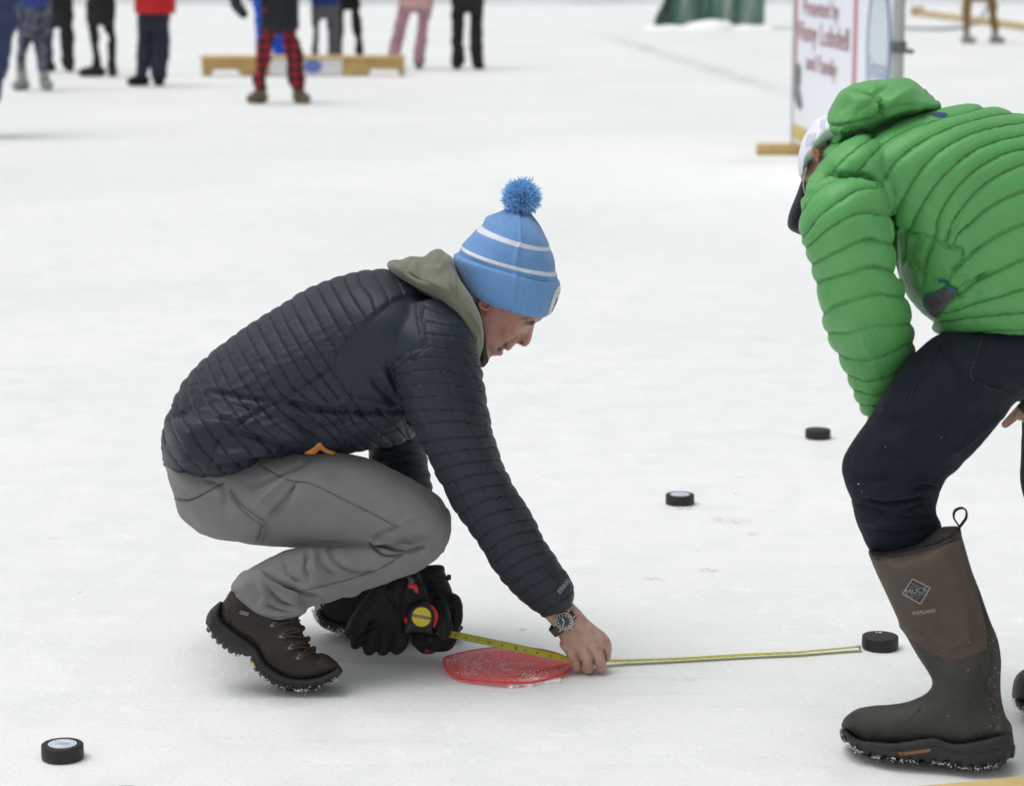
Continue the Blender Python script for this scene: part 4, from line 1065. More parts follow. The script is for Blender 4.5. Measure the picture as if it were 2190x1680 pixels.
# far boot
fY = 5.052
bootL = [(682, 1272), (672, 1300), (678, 1325), (700, 1340), (740, 1352), (800, 1352), (860, 1352), (930, 1352), (975, 1345), (985, 1325), (960, 1300), (900, 1285), (850, 1250), (820, 1200), (730, 1200), (700, 1240)]
bt2 = fuse([inflate(bootL, fY, .047, 30, 5)], .003, 3)
b2 = mesh_obj('boot', bt2, mat('dark_leather', (.012, .011, .011), .65, .3, 20, .5, 260), man)
sl2 = [(680, 1296), (672, 1312), (680, 1332), (700, 1346), (745, 1357), (860, 1358), (975, 1352), (986, 1335), (930, 1336), (800, 1334), (720, 1326), (694, 1312)]
so2 = fuse([inflate(sl2, fY, .05, 8, 4)], .003, 2)
mesh_obj('sole', so2, M_SOLE, b2)
snow_on([(684, 1290), (674, 1312), (690, 1335), (720, 1348), (760, 1355)], fY - .03, .03, 1200, .0004, .0017, 3.6, b2)

# watch
wc = P(1207, 1327, YW - .036)
wx = (P(1232, 1302, YW) - P(1188, 1346, YW)).normalized()
Mw = frame(wc, wx, Vector((-.55, .12, .75)))     # dial normal from cross product
if (Mw.to_3x3() @ Vector((0, 0, 1))).y > 0:
    Mw = Mw @ Matrix.Rotation(math.pi, 4, 'X')
Mw = Mw @ Matrix.Rotation(R(0), 4, 'X')
wt = build('watch', *xf(cyl(.0185, .009, 48, .001, prof=[(0, -.004), (.016, -.004), (.0185, -.001), (.0188, .003), (.0170, .0055), (.0158, .0048), (0, .0046)]), Mw), M_METAL, man)
build('dial', *xf(cyl(.0157, .0006, 40), Mw @ Matrix.Translation((0, 0, .0046))), M_DIAL, wt)
mk = []
for k in range(12):
    a = k * math.pi / 6
    mk.append(xf(box((0, 0, 0), (.0012, .0030, .0004)), Matrix.Translation((.0124 * math.sin(a), .0124 * math.cos(a), .0056)) @ Matrix.Rotation(-a, 4, 'Z')))
for L_, w_, a in ((.0075, .0016, R(350)), (.0115, .0012, R(120))):
    mk.append(xf(box((0, L_ / 2, 0), (w_, L_, .0004)), Matrix.Translation((0, 0, .0062)) @ Matrix.Rotation(a, 4, 'Z')))
build('dial_marks', *xf(merge(*mk), Mw), M_WHITE, wt, False)
lg = [xf(box((sx * .0195, sy * .008, .000), (.008, .003, .004), bev=.0008), Mw) for sx in (-1, 1) for sy in (-1, 1)]
lg.append(xf(tube([(0.0, -.018, .001), (0.0, -.0225, .001)], [.003, .003], 6, 10), Mw))
build('lug', *merge(*lg), M_METAL, wt)
# strap goes right round the wrist
def ringstrap():
    rx, ry = .0335, .0285
    V = []
    wa = (P(1225, 1350, YW) - P(1180, 1300, YW)).normalized()
    ctr = P(1206, 1327, YW)
    xa = wx; ya = wa.cross(xa).normalized()
    if ya.y > 0: ya = -ya
    for a in np.linspace(0, 2 * np.pi, 48, endpoint=False):
        for (k, wd) in ((1.0, -.009), (1.0, .009), (1.07, .009), (1.07, -.009)):
            V.append(ctr + xa * rx * k * math.cos(a) + ya * ry * k * math.sin(a) + wa * wd)
    F = []
    for i in range(48):
        j = (i + 1) % 48
        for k in range(4):
            l = (k + 1) % 4; F.append((i * 4 + k, j * 4 + k, j * 4 + l, i * 4 + l))
    return np.array([tuple(v) for v in V]), F
build('strap', *ringstrap(), M_STRAP, wt)
# cuff text on the sleeve
build('cuff_lettering', *drape([text_uv('EB800', (1206, 1253), 14, R(50), 1.0, 0, .2)], jk, .0012), M_NOST, man)

# worn left glove
def dg(L): return [(a * .128 + 718.3, b * .128 + 1208.9) for a, b in L]
gY = 4.90
gl = [inflate(dg([(1330, 60), (1500, 0), (1790, 0), (1830, 110), (1870, 200), (1890, 300), (1975, 500), (2045, 660), (2030, 900), (2000, 1010), (1850, 1060), (1650, 1080), (1560, 800), (1500, 500), (1400, 300)]), gY, .035, 30, 4)]
def gf(L, rad, **k): return tube([P(*dg([(a, b)])[0], y) for a, b, y in L], rad, 26, 16, **k)
gl += [gf([(1960, 600, gY - .02), (1990, 800, gY - .02), (1975, 950, gY - .02), (1930, 1060, gY - .03)], [.017, .017, .016, .013]),
       gf([(1740, 700, gY - .06), (1790, 900, gY - .085), (1815, 1040, gY - .095), (1815, 1130, gY - .085)], [.017, .0165, .0155, .013]),
       gf([(1960, 1040, gY - .01), (1900, 1190, gY - .03), (1750, 1240, gY - .05), (1600, 1230, gY - .06)], [.016, .0165, .016, .014]),
       gf([(1940, 1120, gY + .0), (1860, 1280, gY - .02), (1700, 1320, gY - .04), (1560, 1290, gY - .05)], [.015, .0155, .015, .013]),
       gf([(1800, 1200, gY + .0), (1600, 1330, gY - .02), (1480, 1330, gY - .04), (1360, 1250, gY - .05)], [.016, .0165, .0165, .013]),
       inflate(dg([(1150, 1090), (1650, 1060), (1900, 1050), (1980, 1150), (1900, 1290), (1700, 1380), (1500, 1430), (1350, 1350), (1260, 1210)]), gY - .035, .024, 16, 4),
       gf([(1700, 1150, gY + .01), (1500, 1280, gY), (1380, 1260, gY - .01)], [.018, .018, .014])]
glm = fuse(gl, .0026, 3)
crease(glm, [(dg([(1500, 330), (1650, 300), (1860, 330)]), 3, -.004), (dg([(1560, 420), (1700, 400), (1850, 500), (1960, 620)]), 3.5, -.004), (dg([(1650, 500), (1800, 560), (1900, 700)]), 4, .004), (dg([(1700, 620), (1780, 740), (1800, 900)]), 2.5, -.003),
             (dg([(1960, 720), (1930, 880), (1900, 1010)]), 2.5, -.005), (dg([(1480, 1180), (1500, 1300), (1640, 1370)]), 2.5, -.005), (dg([(1700, 150), (1800, 140), (1860, 160)]), 3, -.004)])
addnoise(glm, .0015, 40, 2)
glv = mesh_obj('glove', glm, M_GLOVE, man); glv['label'] = 'black glove worn on the hand holding the tape measure'
build('buckle', *box(P(960, 1234, gY - .01), (.009, .012, .010), bev=.0015), M_BLK, glv)
build('tab', *inflate(dg([(1480, 1440), (1510, 1370), (1545, 1400), (1560, 1440)]), gY - .065, .004, 4, 2), mat('dark_red_tab', (.35, .01, .03), .6), glv)

# spare glove hanging from the same hand (held: a thing of its own)
sY = 4.84
sp_parts = [inflate(dg([(830, 270), (900, 190), (1180, 130), (1370, 130), (1450, 280), (1530, 500), (1500, 800), (1250, 1000), (1150, 1100), (950, 1120), (700, 1120), (520, 1080), (500, 950), (400, 830), (480, 640), (640, 440)]), sY, .028, 26, 4),
            gf([(800, 420, sY - .02), (560, 700, sY - .03), (360, 950, sY - .03), (265, 1110, sY - .02)], [.022, .0195, .0175, .015]),
            gf([(500, 950, sY), (400, 1120, sY), (345, 1260, sY), (325, 1310, sY)], [.017, .016, .0145, .012]),
            gf([(640, 1000, sY), (590, 1200, sY), (560, 1340, sY), (560, 1400, sY)], [.018, .0165, .015, .0135]),
            gf([(850, 1020, sY), (810, 1200, sY), (790, 1340, sY), (790, 1400, sY)], [.018, .0165, .0155, .014]),
            gf([(1080, 1000, sY), (1080, 1180, sY - .005), (1060, 1320, sY - .005), (1020, 1385, sY)], [.019, .0185, .017, .014])]
spm = fuse(sp_parts, .0026, 3)
crease(spm, [(dg([(890, 280), (850, 420), (960, 640), (1020, 800)]), 3, -.006), (dg([(820, 330), (640, 470), (470, 680), (320, 860)]), 2.2, .003), (dg([(1200, 180), (1120, 380), (1080, 620), (1120, 900)]), 3, -.005), (dg([(1400, 250), (1470, 450), (1540, 600)]), 3, .005),
             (dg([(230, 1210), (400, 1200), (460, 1130), (600, 1040), (900, 950)]), 3, -.006), (dg([(300, 860), (560, 1000), (900, 900)]), 9, .004)])
addnoise(spm, .0015, 40, 2)
c0 = P(800, 1390, sY)
spg = empty('glove', c0, 'empty black glove dangling fingers down from the gloved hand', 'glove')
mesh_obj('shell', spm, M_GLOVE, spg)
build('pull_tab', *tube([P(*dg([q])[0], sY - .034) for q in ((1250, 330), (1310, 350), (1350, 430))], [.007, .006, .004], 12, 10), M_RED, spg)
build('cord_lock', *tube([P(*dg([q])[0], sY - .036) for q in ((1220, 200), (1260, 250), (1240, 290))], [.004, .006, .004], 12, 10), mat('grey_toggle', (.08, .085, .085), .3), spg)

# ------------------------------------------------------------------ tape measure
tY = 4.815
tc = P(901, 1318, tY)
tm = empty('tape_measure', tc, 'black tape measure with a yellow round label and red edge held in the black glove', 'tape measure')
case = dg([(1190, 700), (1290, 620), (1420, 585), (1560, 625), (1650, 730), (1690, 850), (1660, 1020), (1630, 1150), (1480, 1130), (1300, 1110), (1170, 1150), (1110, 1140), (1130, 980), (1160, 860)])
cm = fuse([inflate(case, tY, .021, 12, 3)], .002, 2)
mesh_obj('case', cm, M_BLK, tm)
fx = Vector((1, 0, -.19)).normalized()
Mt = frame(P(901.5, 1318, tY - .0225), fx, Vector((.19, .2, 1)))
if (Mt.to_3x3() @ Vector((0, 0, 1))).y > 0: Mt = Mt @ Matrix.Rotation(math.pi, 4, 'X')
build('face_ring', *xf(cyl(.0245, .003, 56, prof=[(0, -.002), (.0262, -.002), (.0262, .001), (.0235, .003), (.0205, .0028), (0, .0026)]), Mt), M_BLK, tm)
lb = build('label_disc', *xf(cyl(.0196, .0008, 56), Mt @ Matrix.Translation((0, 0, .0030))), M_YEL, tm, False)
build('stripe', *xf(box((0, 0, .0042), (.0385, .0056, .0006)), Mt), mat('brown_stripe', (.05, .02, .012), .5), lb, False)
build('lettering', *xf(text_geo('DURANGELZ', .0062, 0, 1.0, 0, .00015), Mt @ Matrix.Translation((0, 0, .0048))), mat('cream_print', (.5, .42, .38), .5), lb)
build('red_grip', *tube([P(*dg([q])[0], tY - .012) for q in ((1600, 690), (1650, 790), (1665, 880), (1640, 1000))], [.004, .0065, .0065, .004], 20, 12), M_RED, tm)
build('lock_button', *sphere(P(*dg([(1172, 905)])[0], tY - .015), .006, 10, 12, (.7, 1, 1.3)), M_RED, tm)
# blade
def blade():
    K = [(P(935, 1349, 4.825), 24), (P(960, 1356, 4.82), 26), (P(1100, 1385, 4.79), 28), (P(1205, 1408, 4.775), 20), (P(1262, 1413, 4.825), 10), (G(1310, 1414, .007), -2), (G(1400, 1411.5, .0040), -6), (G(1480, 1408, .003), -5), (G(1600, 1401, .003), -5),
         (G(1700, 1396.5, .003), -6), (G(1730, 1393.5, .004), -10), (G(1780, 1389, .0045), -12), (G(1836, 1383.5, .006), -12)]
    D = catmull(np.array([(*k, R(t)) for k, t in K]), 220)
    p, tl = D[:, :3], D[:, 3]
    T = np.gradient(p, axis=0); T /= np.linalg.norm(T, axis=1)[:, None]
    hz = np.cross(T, [0, 0, 1]); hz /= np.linalg.norm(hz, axis=1)[:, None]      # towards the camera side
    hz[hz[:, 1] > 0] *= -1
    up = np.cross(T, hz); up[up[:, 2] < 0] *= -1
    wv = hz * np.cos(tl)[:, None] - up * np.sin(tl)[:, None]; nv = hz * np.sin(tl)[:, None] + up * np.cos(tl)[:, None]
    V = []; cols = np.linspace(-1, 1, 7)
    for sgn in (1, -1):
        for c in cols:
            V.append(p + wv * (c * .0100) + nv * ((c * c) * .0022 + sgn * .00018))
    n = len(p)
    V = np.stack(V, 0).transpose(1, 0, 2)      # n x 14 x 3
    F = []
    order = list(range(7)) + list(range(13, 6, -1))
    V = V[:, order].reshape(-1, 3)
    F = grid_faces(n, 14); F.append(tuple(range(13, -1, -1))); F.append(tuple((n - 1) * 14 + j for j in range(14)))
    build('blade', V, F, M_TAPE, tm)
    # graduations and figures, upside down as seen from here
    s = np.concatenate([[0], np.cumsum(np.linalg.norm(np.diff(p, axis=0), axis=1))])
    black, red = [], []
    def at(q):
        i = min(np.searchsorted(s, q), n - 1); return p[i], T[i], wv[i], nv[i]
    q = .012; k = 0; seq = [4, 3, 2, 1, '108', 9, 8, 7, 6, 5, 4, 3, 2, 1, '107', 9, 8, 7, 6, 5, 4, 3, 2, 1, '106', 9, 8, 7, 6, 5, 4, 3, 2, 1, '105', 9, 8, 7, 6, 5, 4, 3, 2, 1, '104', 9, 8, 7, 6, 5, 4, 3, 2, 1, '103', 9, 8, 7, 6, 5, 4, 3, 2, 1, '102', 9, 8, 7]
    while q < s[-1] - .05 and k < len(seq):
        c, t_, w_, n_ = at(q)
        ps = Vector(c + n_ * .0007 - w_ * .001)
        M = Matrix((Vector(-t_), Vector(w_), Vector(t_).cross(Vector(-w_)).normalized())).transposed().to_4x4()
        M = Matrix((Vector(-t_), Vector(w_), Vector(n_))).transposed().to_4x4(); M.translation = ps
        big_ = isinstance(seq[k], str)
        g_ = xf(text_geo(str(seq[k]), .0085 if not big_ else .0075, 0, 1.1, 0, .0002), M)
        (red if big_ else black).append(g_)
        for j in range(4):
            c, t_, w_, n_ = at(q + (j - 1.5) * .0033)
            for side in (-1, 1):
                M = Matrix((Vector(t_), Vector(w_), Vector(n_))).transposed().to_4x4(); M.translation = Vector(c + n_ * .0024 + w_ * side * .0090)
                black.append(xf(([(-.0004, -.0012, 0), (.0004, -.0012, 0), (.0004, .0012, 0), (-.0004, .0012, 0)], [(0, 1, 2, 3)]), M))
        q += .0245 if not big_ else .0265; k += 1
    gr = build('graduations', *merge(*black, *red), M_INK, tm, False); gr.data.materials.append(M_REDINK)
    nb_ = sum(len(f_) for _, f_ in black)
    for q_ in gr.data.polygons[nb_:]: q_.material_index = 1
    gr['kind'] = 'stuff'
    e = Vector(p[-1])
    build('hook', *merge(box(e + Vector((.003, 0, -.003)), (.003, .016, .012), bev=.0006), sphere(e + Vector((-.002, -.004, .002)), .002, 8, 8), sphere(e + Vector((-.002, .004, .002)), .002, 8, 8)), M_METAL, tm)
blade()

# ------------------------------------------------------------------ bending man in green
YOFF = -0.115
BX2 = P(2100, 1560, 4.42); BX2.z = 0
man2 = empty('person', BX2, 'person bent over in a bright green puffy jacket, dark jeans and tall rubber boots', 'person')
YG = 4.44
torso2 = [(2440, 560, 2420, 716, YG, .16), (2440, 705, 2009, 712, YG, .175), (2462, 640, 1996, 690, YG, .19), (2465, 560, 1972, 668, YG, .20), (2435, 450, 1950, 645, YG, .205), (2360, 350, 1930, 610, YG, .21),
          (2270, 280, 1915, 560, YG, .215), (2180, 248, 1892, 520, YG, .22), (2085, 230, 1850, 490, YG, .22), (1990, 236, 1800, 465, YG, .21), (1905, 265, 1765, 430, YG, .17), (1840, 305, 1750, 400, YG, .12)]
torso2 = torso2[1:]
arm2 = [(1752, 372, 1895, 350, 4.32, .08), (1728, 400, 1905, 400, 4.27, .10), (1717, 450, 1905, 450, 4.25, .105), (1719, 500, 1910, 497, 4.25, .105), (1734, 545, 1914, 542, 4.26, .10), (1749, 592, 1919, 585, 4.28, .095),
        (1760, 645, 1933, 630, 4.30, .09), (1767, 690, 1945, 685, 4.33, .088), (1777, 725, 1950, 722, 4.36, .085), (1798, 765, 1950, 770, 4.39, .078), (1818, 808, 1925, 830, 4.41, .068), (1836, 850, 1890, 872, 4.42, .052), (1852, 884, 1875, 895, 4.42, .035)]
arm2b = [(1880, 430, 2000, 400, 4.58, .08), (1930, 540, 2060, 480, 4.62, .08), (2030, 620, 2120, 560, 4.64, .07), (2090, 700, 2180, 650, 4.62, .06), (2140, 790, 2210, 770, 4.60, .05), (2160, 850, 2215, 850, 4.58, .04)]
yoke = [(1772, 322), (1758, 352), (1750, 372), (1733, 398), (1721, 425), (1717, 470), (1740, 520), (1850, 500), (1905, 420), (1900, 320), (1840, 290)]
jg = fuse([loft(torso2, 90, 56, capk=.0), inflate(yoke, 4.36, .15, 52, 7), loft(arm2, 80, 40, capk=.2), loft(arm2b, 40, 24)], .0052, 6)
def g8(L): return [(a * .365 + 1629.4, b * .365 + 140.2) for a, b in L]
def g1(L): return [(a * .33372 + 1629.4, b * .33372 + 665.8) for a, b in L]
sT = [(0, [(420, 640), (500, 540), (620, 455), (740, 380)]), (1, [(560, 635), (640, 530), (760, 440), (900, 370), (1100, 310), (1250, 270)]), (2, [(700, 690), (780, 580), (900, 480), (1050, 400), (1200, 340), (1350, 300), (1500, 285)]),
      (3, [(770, 880), (830, 770), (900, 650), (1000, 540), (1100, 470), (1250, 400), (1400, 360), (1536, 340)]), (4, [(850, 980), (940, 810), (1020, 690), (1100, 610), (1200, 530), (1300, 475), (1450, 430), (1536, 415)]),
      (5, [(1000, 1010), (1040, 880), (1100, 760), (1200, 650), (1300, 580), (1420, 520), (1536, 495)]), (6, [(1080, 1030), (1110, 930), (1200, 790), (1300, 695), (1400, 635), (1536, 580)]), (7, [(1070, 1060), (1200, 940), (1300, 850), (1400, 790), (1536, 735)]),
      (8, [(1150, 1180), (1250, 1090), (1350, 1010), (1450, 960), (1536, 925)]), (9, [(1170, 1330), (1220, 1280), (1350, 1215), (1450, 1170), (1536, 1130)]), (10, [(1110, 1440), (1300, 1375), (1450, 1330), (1536, 1305)]), (11, [(1075, 1490), (1250, 1468), (1536, 1440)]), (12, [(1050, 1570), (1536, 1545)])]
extra = {3: [(1700, 330), (2000, 400)], 5: [(1800, 480), (2150, 560)], 7: [(1800, 680), (2200, 760)], 9: [(1800, 1050), (2250, 1050)], 11: [(1900, 1380), (2300, 1330)]}
sG = [(k, g8(L + extra.get(k, []))) for k, L in sT]
fG = RBF(sG, 34)
sA2 = [(0, g8([(262, 830), (330, 740), (420, 690), (540, 660), (650, 690)])), (1, g8([(270, 985), (330, 900), (430, 820), (560, 740), (700, 720)])), (2, g8([(290, 1045), (400, 950), (540, 872), (640, 860), (745, 880)])), (3, g8([(340, 1140), (450, 1080), (570, 1022), (640, 1015), (755, 1045)])),
       (4, g8([(370, 1250), (500, 1210), (620, 1175), (700, 1180), (785, 1215)])), (5, g8([(378, 1450), (430, 1400), (520, 1370), (650, 1335), (740, 1340), (820, 1355)])), (6, g8([(410, 1560), (500, 1560), (650, 1530), (860, 1510)])),
       (7, g1([(500, 272), (610, 310), (720, 300), (830, 270), (930, 210)])), (8, g1([(570, 405), (640, 438), (720, 438), (820, 415), (900, 370)])), (9, g1([(610, 500), (660, 528), (740, 528), (800, 510)])), (10, g1([(650, 590), (690, 600), (720, 595)]))]
fA2 = RBF(sA2, 24)
V = getv(jg); N_ = getn(jg); uv = proj(V)
d1, d2, d3 = near_loft(V, torso2), near_loft(V, arm2), near_loft(V, arm2b)
armpoly = [(1700, 440), (1720, 421), (1735, 396), (1775, 378), (1819, 374), (1856, 378), (1885, 396), (1899, 432), (1907, 469), (1914, 541), (1919, 600), (1700, 600)]
upA = (uv[:, 1] < 598) & (V[:, 1] < YG + YOFF); ins_ = inside(uv, armpoly)
selA = np.where(upA, ins_, d2 < d1); selB = d3 < np.minimum(d1, d2)
phase = np.where(selA, fA2(uv), fG(uv)); phase[selB] = uv[selB] @ np.array([.01, .016])
f = phase - np.floor(phase); puff = np.clip(1 - np.abs(2 * f - 1) ** 2.1, 0, 1) ** .55
edge = np.where(upA, dist_poly(uv, armpoly[1:-1]) / 180, np.abs(d2 - d1))
low = inside(uv, g8([(760, 950), (1010, 1020), (1170, 1070), (1150, 1200), (1080, 1300), (1000, 1560), (800, 1400), (780, 1100)])) & ~selA
amp = np.where(selA, .0085, .0095); amp = np.where(low, .001, amp)
al = np.where(selA, uv @ np.array([.9, -.35]), uv @ np.array([.6, -.75]))
wr = vnoise(np.stack([al / 9.0, phase * 1.1, selA * 7.0], 1), 1, 2) * (.25 + .75 * np.abs(2 * f - 1) ** 1.5)
D = amp * puff + .0016 * wr + .003 * vnoise(V, 7, 1) - .006 * np.exp(-(edge / .025) ** 2) - .001
setv(jg, V + N_ * D[:, None])
attr(jg, 'phase', phase); attr(jg, 'qmask', smooth01(edge / .02) * np.where(low, 0.0, 1.0)); attr(jg, 'along', al / 11.0)
crease(jg, [(g8([(255, 775), (320, 690), (400, 650), (520, 640), (620, 650), (700, 700), (740, 800), (765, 930), (785, 1100), (795, 1210)]), 4, -.012), (g8([(770, 950), (850, 975), (1000, 1020), (1080, 1060), (1170, 1075)]), 3.2, -.010),
            (g8([(835, 980), (838, 1080), (830, 1160)]), 3.2, -.008), (g8([(1000, 1030), (960, 1120), (940, 1210), (940, 1300)]), 4, -.010), (g8([(1165, 1070), (1165, 1150), (1120, 1220)]), 3.5, -.010), (g8([(900, 1020), (880, 1120), (930, 1240)]), 6, -.006),
            (g8([(1170, 1170), (1230, 1130), (1320, 1060)]), 5, .008), (g8([(1100, 1250), (1180, 1200), (1240, 1250)]), 7, .009), (g8([(1150, 1320), (1220, 1270), (1330, 1220)]), 4, -.010), (g8([(1100, 1420), (1200, 1360), (1400, 1340)]), 4, .004),
            (g8([(1130, 1330), (1200, 1360), (1300, 1330)]), 4, -.006), (g8([(1060, 1040), (1100, 980), (1180, 880)]), 4, -.004), (g8([(590, 870), (640, 860), (700, 880)]), 3, -.004), (g8([(580, 1020), (640, 1010), (690, 1040)]), 3, -.004), (g8([(600, 1180), (640, 1170), (700, 1190)]), 3, -.004)])
mesh_obj('jacket', jg, M_JK2, man2)
hood2 = g8([(340, 622), (352, 560), (365, 500), (378, 440), (374, 380), (372, 320), (390, 270), (420, 215), (460, 150), (510, 120), (560, 100), (630, 82), (700, 75), (770, 68), (830, 68), (900, 90), (960, 140), (1030, 200), (1058, 250), (960, 295), (860, 320), (760, 345), (690, 385), (640, 430), (560, 440), (500, 490), (440, 560), (390, 610)])
hg = fuse([inflate(hood2, lambda q: 4.43 + 0 * q[:, 0], lambda q: .155 - .05 * smooth01((q[:, 1] - 270) / 60), 52, 6), loft([(1775, 340, 1850, 400, YG, .10), (1840, 280, 1920, 380, YG, .13), (1930, 250, 1980, 330, YG, .13)], 20, 24)], .0038, 4)
crease(hg, [(L_, sg_ * .9, h_ * 1.5) for L_, sg_, h_ in [(g8([(455, 145), (540, 145), (600, 155), (650, 165), (685, 195), (700, 240), (700, 300)]), 3.4, -.012), (g8([(380, 345), (470, 350), (560, 335), (660, 315), (700, 300)]), 3, -.011), (g8([(370, 410), (420, 410), (470, 415), (540, 395)]), 3, -.009),
            (g8([(365, 480), (420, 485), (480, 475), (540, 440)]), 3, -.009), (g8([(650, 165), (700, 130), (760, 108)]), 3, -.007), (g8([(440, 200), (520, 180), (600, 190)]), 12, .006), (g8([(470, 130), (560, 110), (680, 120)]), 5, .004),
            (g8([(700, 250), (800, 180), (900, 130)]), 9, .005), (g8([(690, 290), (780, 250), (900, 230)]), 5, -.004), (g8([(430, 440), (470, 400), (520, 370)]), 3, -.007), (g8([(405, 345), (440, 270), (500, 220)]), 7, -.004), (g8([(540, 300), (600, 240), (680, 210)]), 6, -.003),
            (g8([(960, 140), (1000, 190), (1040, 215)]), 3, -.004), (g8([(705, 300), (820, 250), (1000, 235)]), 6, .004)]])
V = getv(hg); q = proj(V); wv_ = vnoise(np.stack([q @ np.array([.75, .65]) / 9, q @ np.array([.65, -.75]) / 50, 0 * q[:, 0]], 1), 1, 2)
setv(hg, V + getn(hg) * (.0016 * wv_ + .003 * vnoise(V, 10, 2))[:, None])
attr(hg, 'along', np.zeros(len(V))); attr(hg, 'phase', np.full(len(V), .5)); attr(hg, 'qmask', np.zeros(len(V)))
mesh_obj('hood', hg, M_JK2, man2)
build('neck_emblem', *drape([patchwork(g8([(990, 288), (1030, 272), (1085, 280), (1080, 298), (1030, 302)]))], jg, .0012), M_BLUED, man2)
build('hem_drawcord', *inflate(g8([(540, 412), (570, 385), (625, 375), (600, 395), (555, 420)]), 4.31, .02, 5, 3), M_GREYL, man2)
pko = build('pocket_lining', *drape([patchwork(g8([(945, 1370), (970, 1345), (1030, 1320), (1080, 1300), (1150, 1320), (1110, 1370), (1060, 1440), (1020, 1480), (975, 1440)]))], jg, .0045), M_GREYL, man2)
build('pocket_piping', *drape([strip(g8([(1150, 1318), (1095, 1300), (1085, 1275), (1030, 1262)]), 5), strip(g8([(1050, 1330), (975, 1345), (948, 1375), (958, 1420), (1000, 1470)]), 4)], jg, .006), M_TEAL, pko)

# jeans
thigh2 = [(2150, 640, 2440, 760, YG, .16), (2080, 690, 2380, 850, YG - .02, .17), (2006, 714, 2250, 850, YG - .06, .15), (1965, 745, 2180, 850, 4.35, .135), (1923, 793, 2128, 914, 4.32, .12), (1886, 842, 2082, 964, 4.31, .108), (1852, 898, 2050, 996, 4.30, .10),
          (1822, 945, 2026, 1018, 4.30, .094), (1805, 990, 2013, 1042, 4.30, .09), (1808, 1025, 2003, 1066, 4.30, .086), (1817, 1058, 2001, 1082, 4.305, .082), (1822, 1088, 2004, 1100, 4.31, .078), (1833, 1122, 2013, 1114, 4.315, .075), (1846, 1152, 2020, 1138, 4.32, .07), (1864, 1190, 2026, 1170, 4.32, .066)]
thigh2b = [(2180, 640, 2440, 760, 4.5, .13), (2190, 740, 2420, 820, 4.56, .13), (2200, 800, 2390, 870, 4.6, .11), (2190, 880, 2350, 930, 4.61, .10), (2184, 960, 2340, 980, 4.61, .095), (2179, 1030, 2330, 1030, 4.61, .09), (2196, 1085, 2340, 1090, 4.58, .08), (2215, 1150, 2340, 1150, 4.55, .07), (2232, 1230, 2345, 1230, 4.53, .06), (2262, 1310, 2400, 1300, 4.52, .06), (2300, 1390, 2430, 1380, 4.515, .05)]
jn = fuse([loft(thigh2, 80, 44), loft(thigh2b, 50, 32)], .004, 3)
crease(jn, [(L_, sg_, h_ * 1.7) for L_, sg_, h_ in [(g1([(560, 1060), (700, 1080), (860, 1060)]), 7, -.004), (g1([(1150, 1090), (1000, 1080), (900, 1100)]), 5, .005), (g1([(580, 1230), (700, 1260), (820, 1290)]), 6, -.004), (g1([(1100, 1300), (980, 1320), (860, 1310)]), 5, -.005), (g1([(700, 640), (850, 700), (1050, 690)]), 12, -.004), (g1([(1120, 200), (1250, 330), (1330, 500)]), 14, -.005), (g1([(660, 1215), (800, 1235), (950, 1215), (1060, 1200)]), 4, -.008), (g1([(650, 1170), (800, 1180), (1000, 1160)]), 5, .004), (g1([(910, 1280), (1000, 1250), (1070, 1240)]), 4, -.008), (g1([(960, 1160), (1040, 1130), (1120, 1120)]), 4, -.007),
            (g1([(1680, 560), (1500, 690), (1350, 810), (1200, 930)]), 9, .006), (g1([(1680, 610), (1500, 745), (1300, 900)]), 9, -.006), (g1([(600, 1340), (760, 1330), (900, 1340)]), 7, .005), (g1([(700, 1400), (900, 1420), (1100, 1380)]), 6, -.005),
            (g1([(1415, 140), (1390, 250), (1345, 415), (1440, 480), (1610, 525), (1680, 515)]), 1.8, .0025), (g1([(1130, 230), (1060, 360), (990, 460), (940, 600)]), 2, -.002), (g1([(1110, 230), (1040, 360), (970, 460), (920, 600)]), 3, .002),
            (g1([(760, 870), (900, 820), (1000, 700)]), 14, .004)]])
addnoise(jn, .0045, 11, 3); addnoise(jn, .0008, 60, 1)
jo = mesh_obj('jeans', jn, M_JEAN, man2)
M_THR = mat('tan_thread', (.075, .055, .035), .8, .3, 300, 0)
build('stitching', *drape([strip(g1([(1415, 140), (1388, 250), (1343, 415), (1440, 482), (1530, 512), (1610, 527), (1680, 517)]), 1.5), strip(g1([(1120, 240), (1050, 370), (980, 470), (935, 600)]), 1.1)], jn), M_THR, jo)
sn_ = [(a * .33372 + 1629.4 + RNG.normal() * 1.5, b * .33372 + 665.8 + RNG.normal() * 1.5) for a, b in [(625, 1107), (620, 1100), (645, 1158), (790, 870), (1148, 813)]]
dv, _ = drape([(np.array([tuple(P(u_, v_, 4.2)) for u_, v_ in sn_]), [])], jn)
build('snow_flecks', *lumps([tuple(v) for v in dv], .0005, .0012), M_SNOW, jo)['kind'] = 'stuff'

# same draping for the charcoal jacket's lint and the boot badge below
lint = [d5([q])[0] for q in ((1640, 795), (1875, 768), (1518, 825), (1400, 545), (1398, 355))]

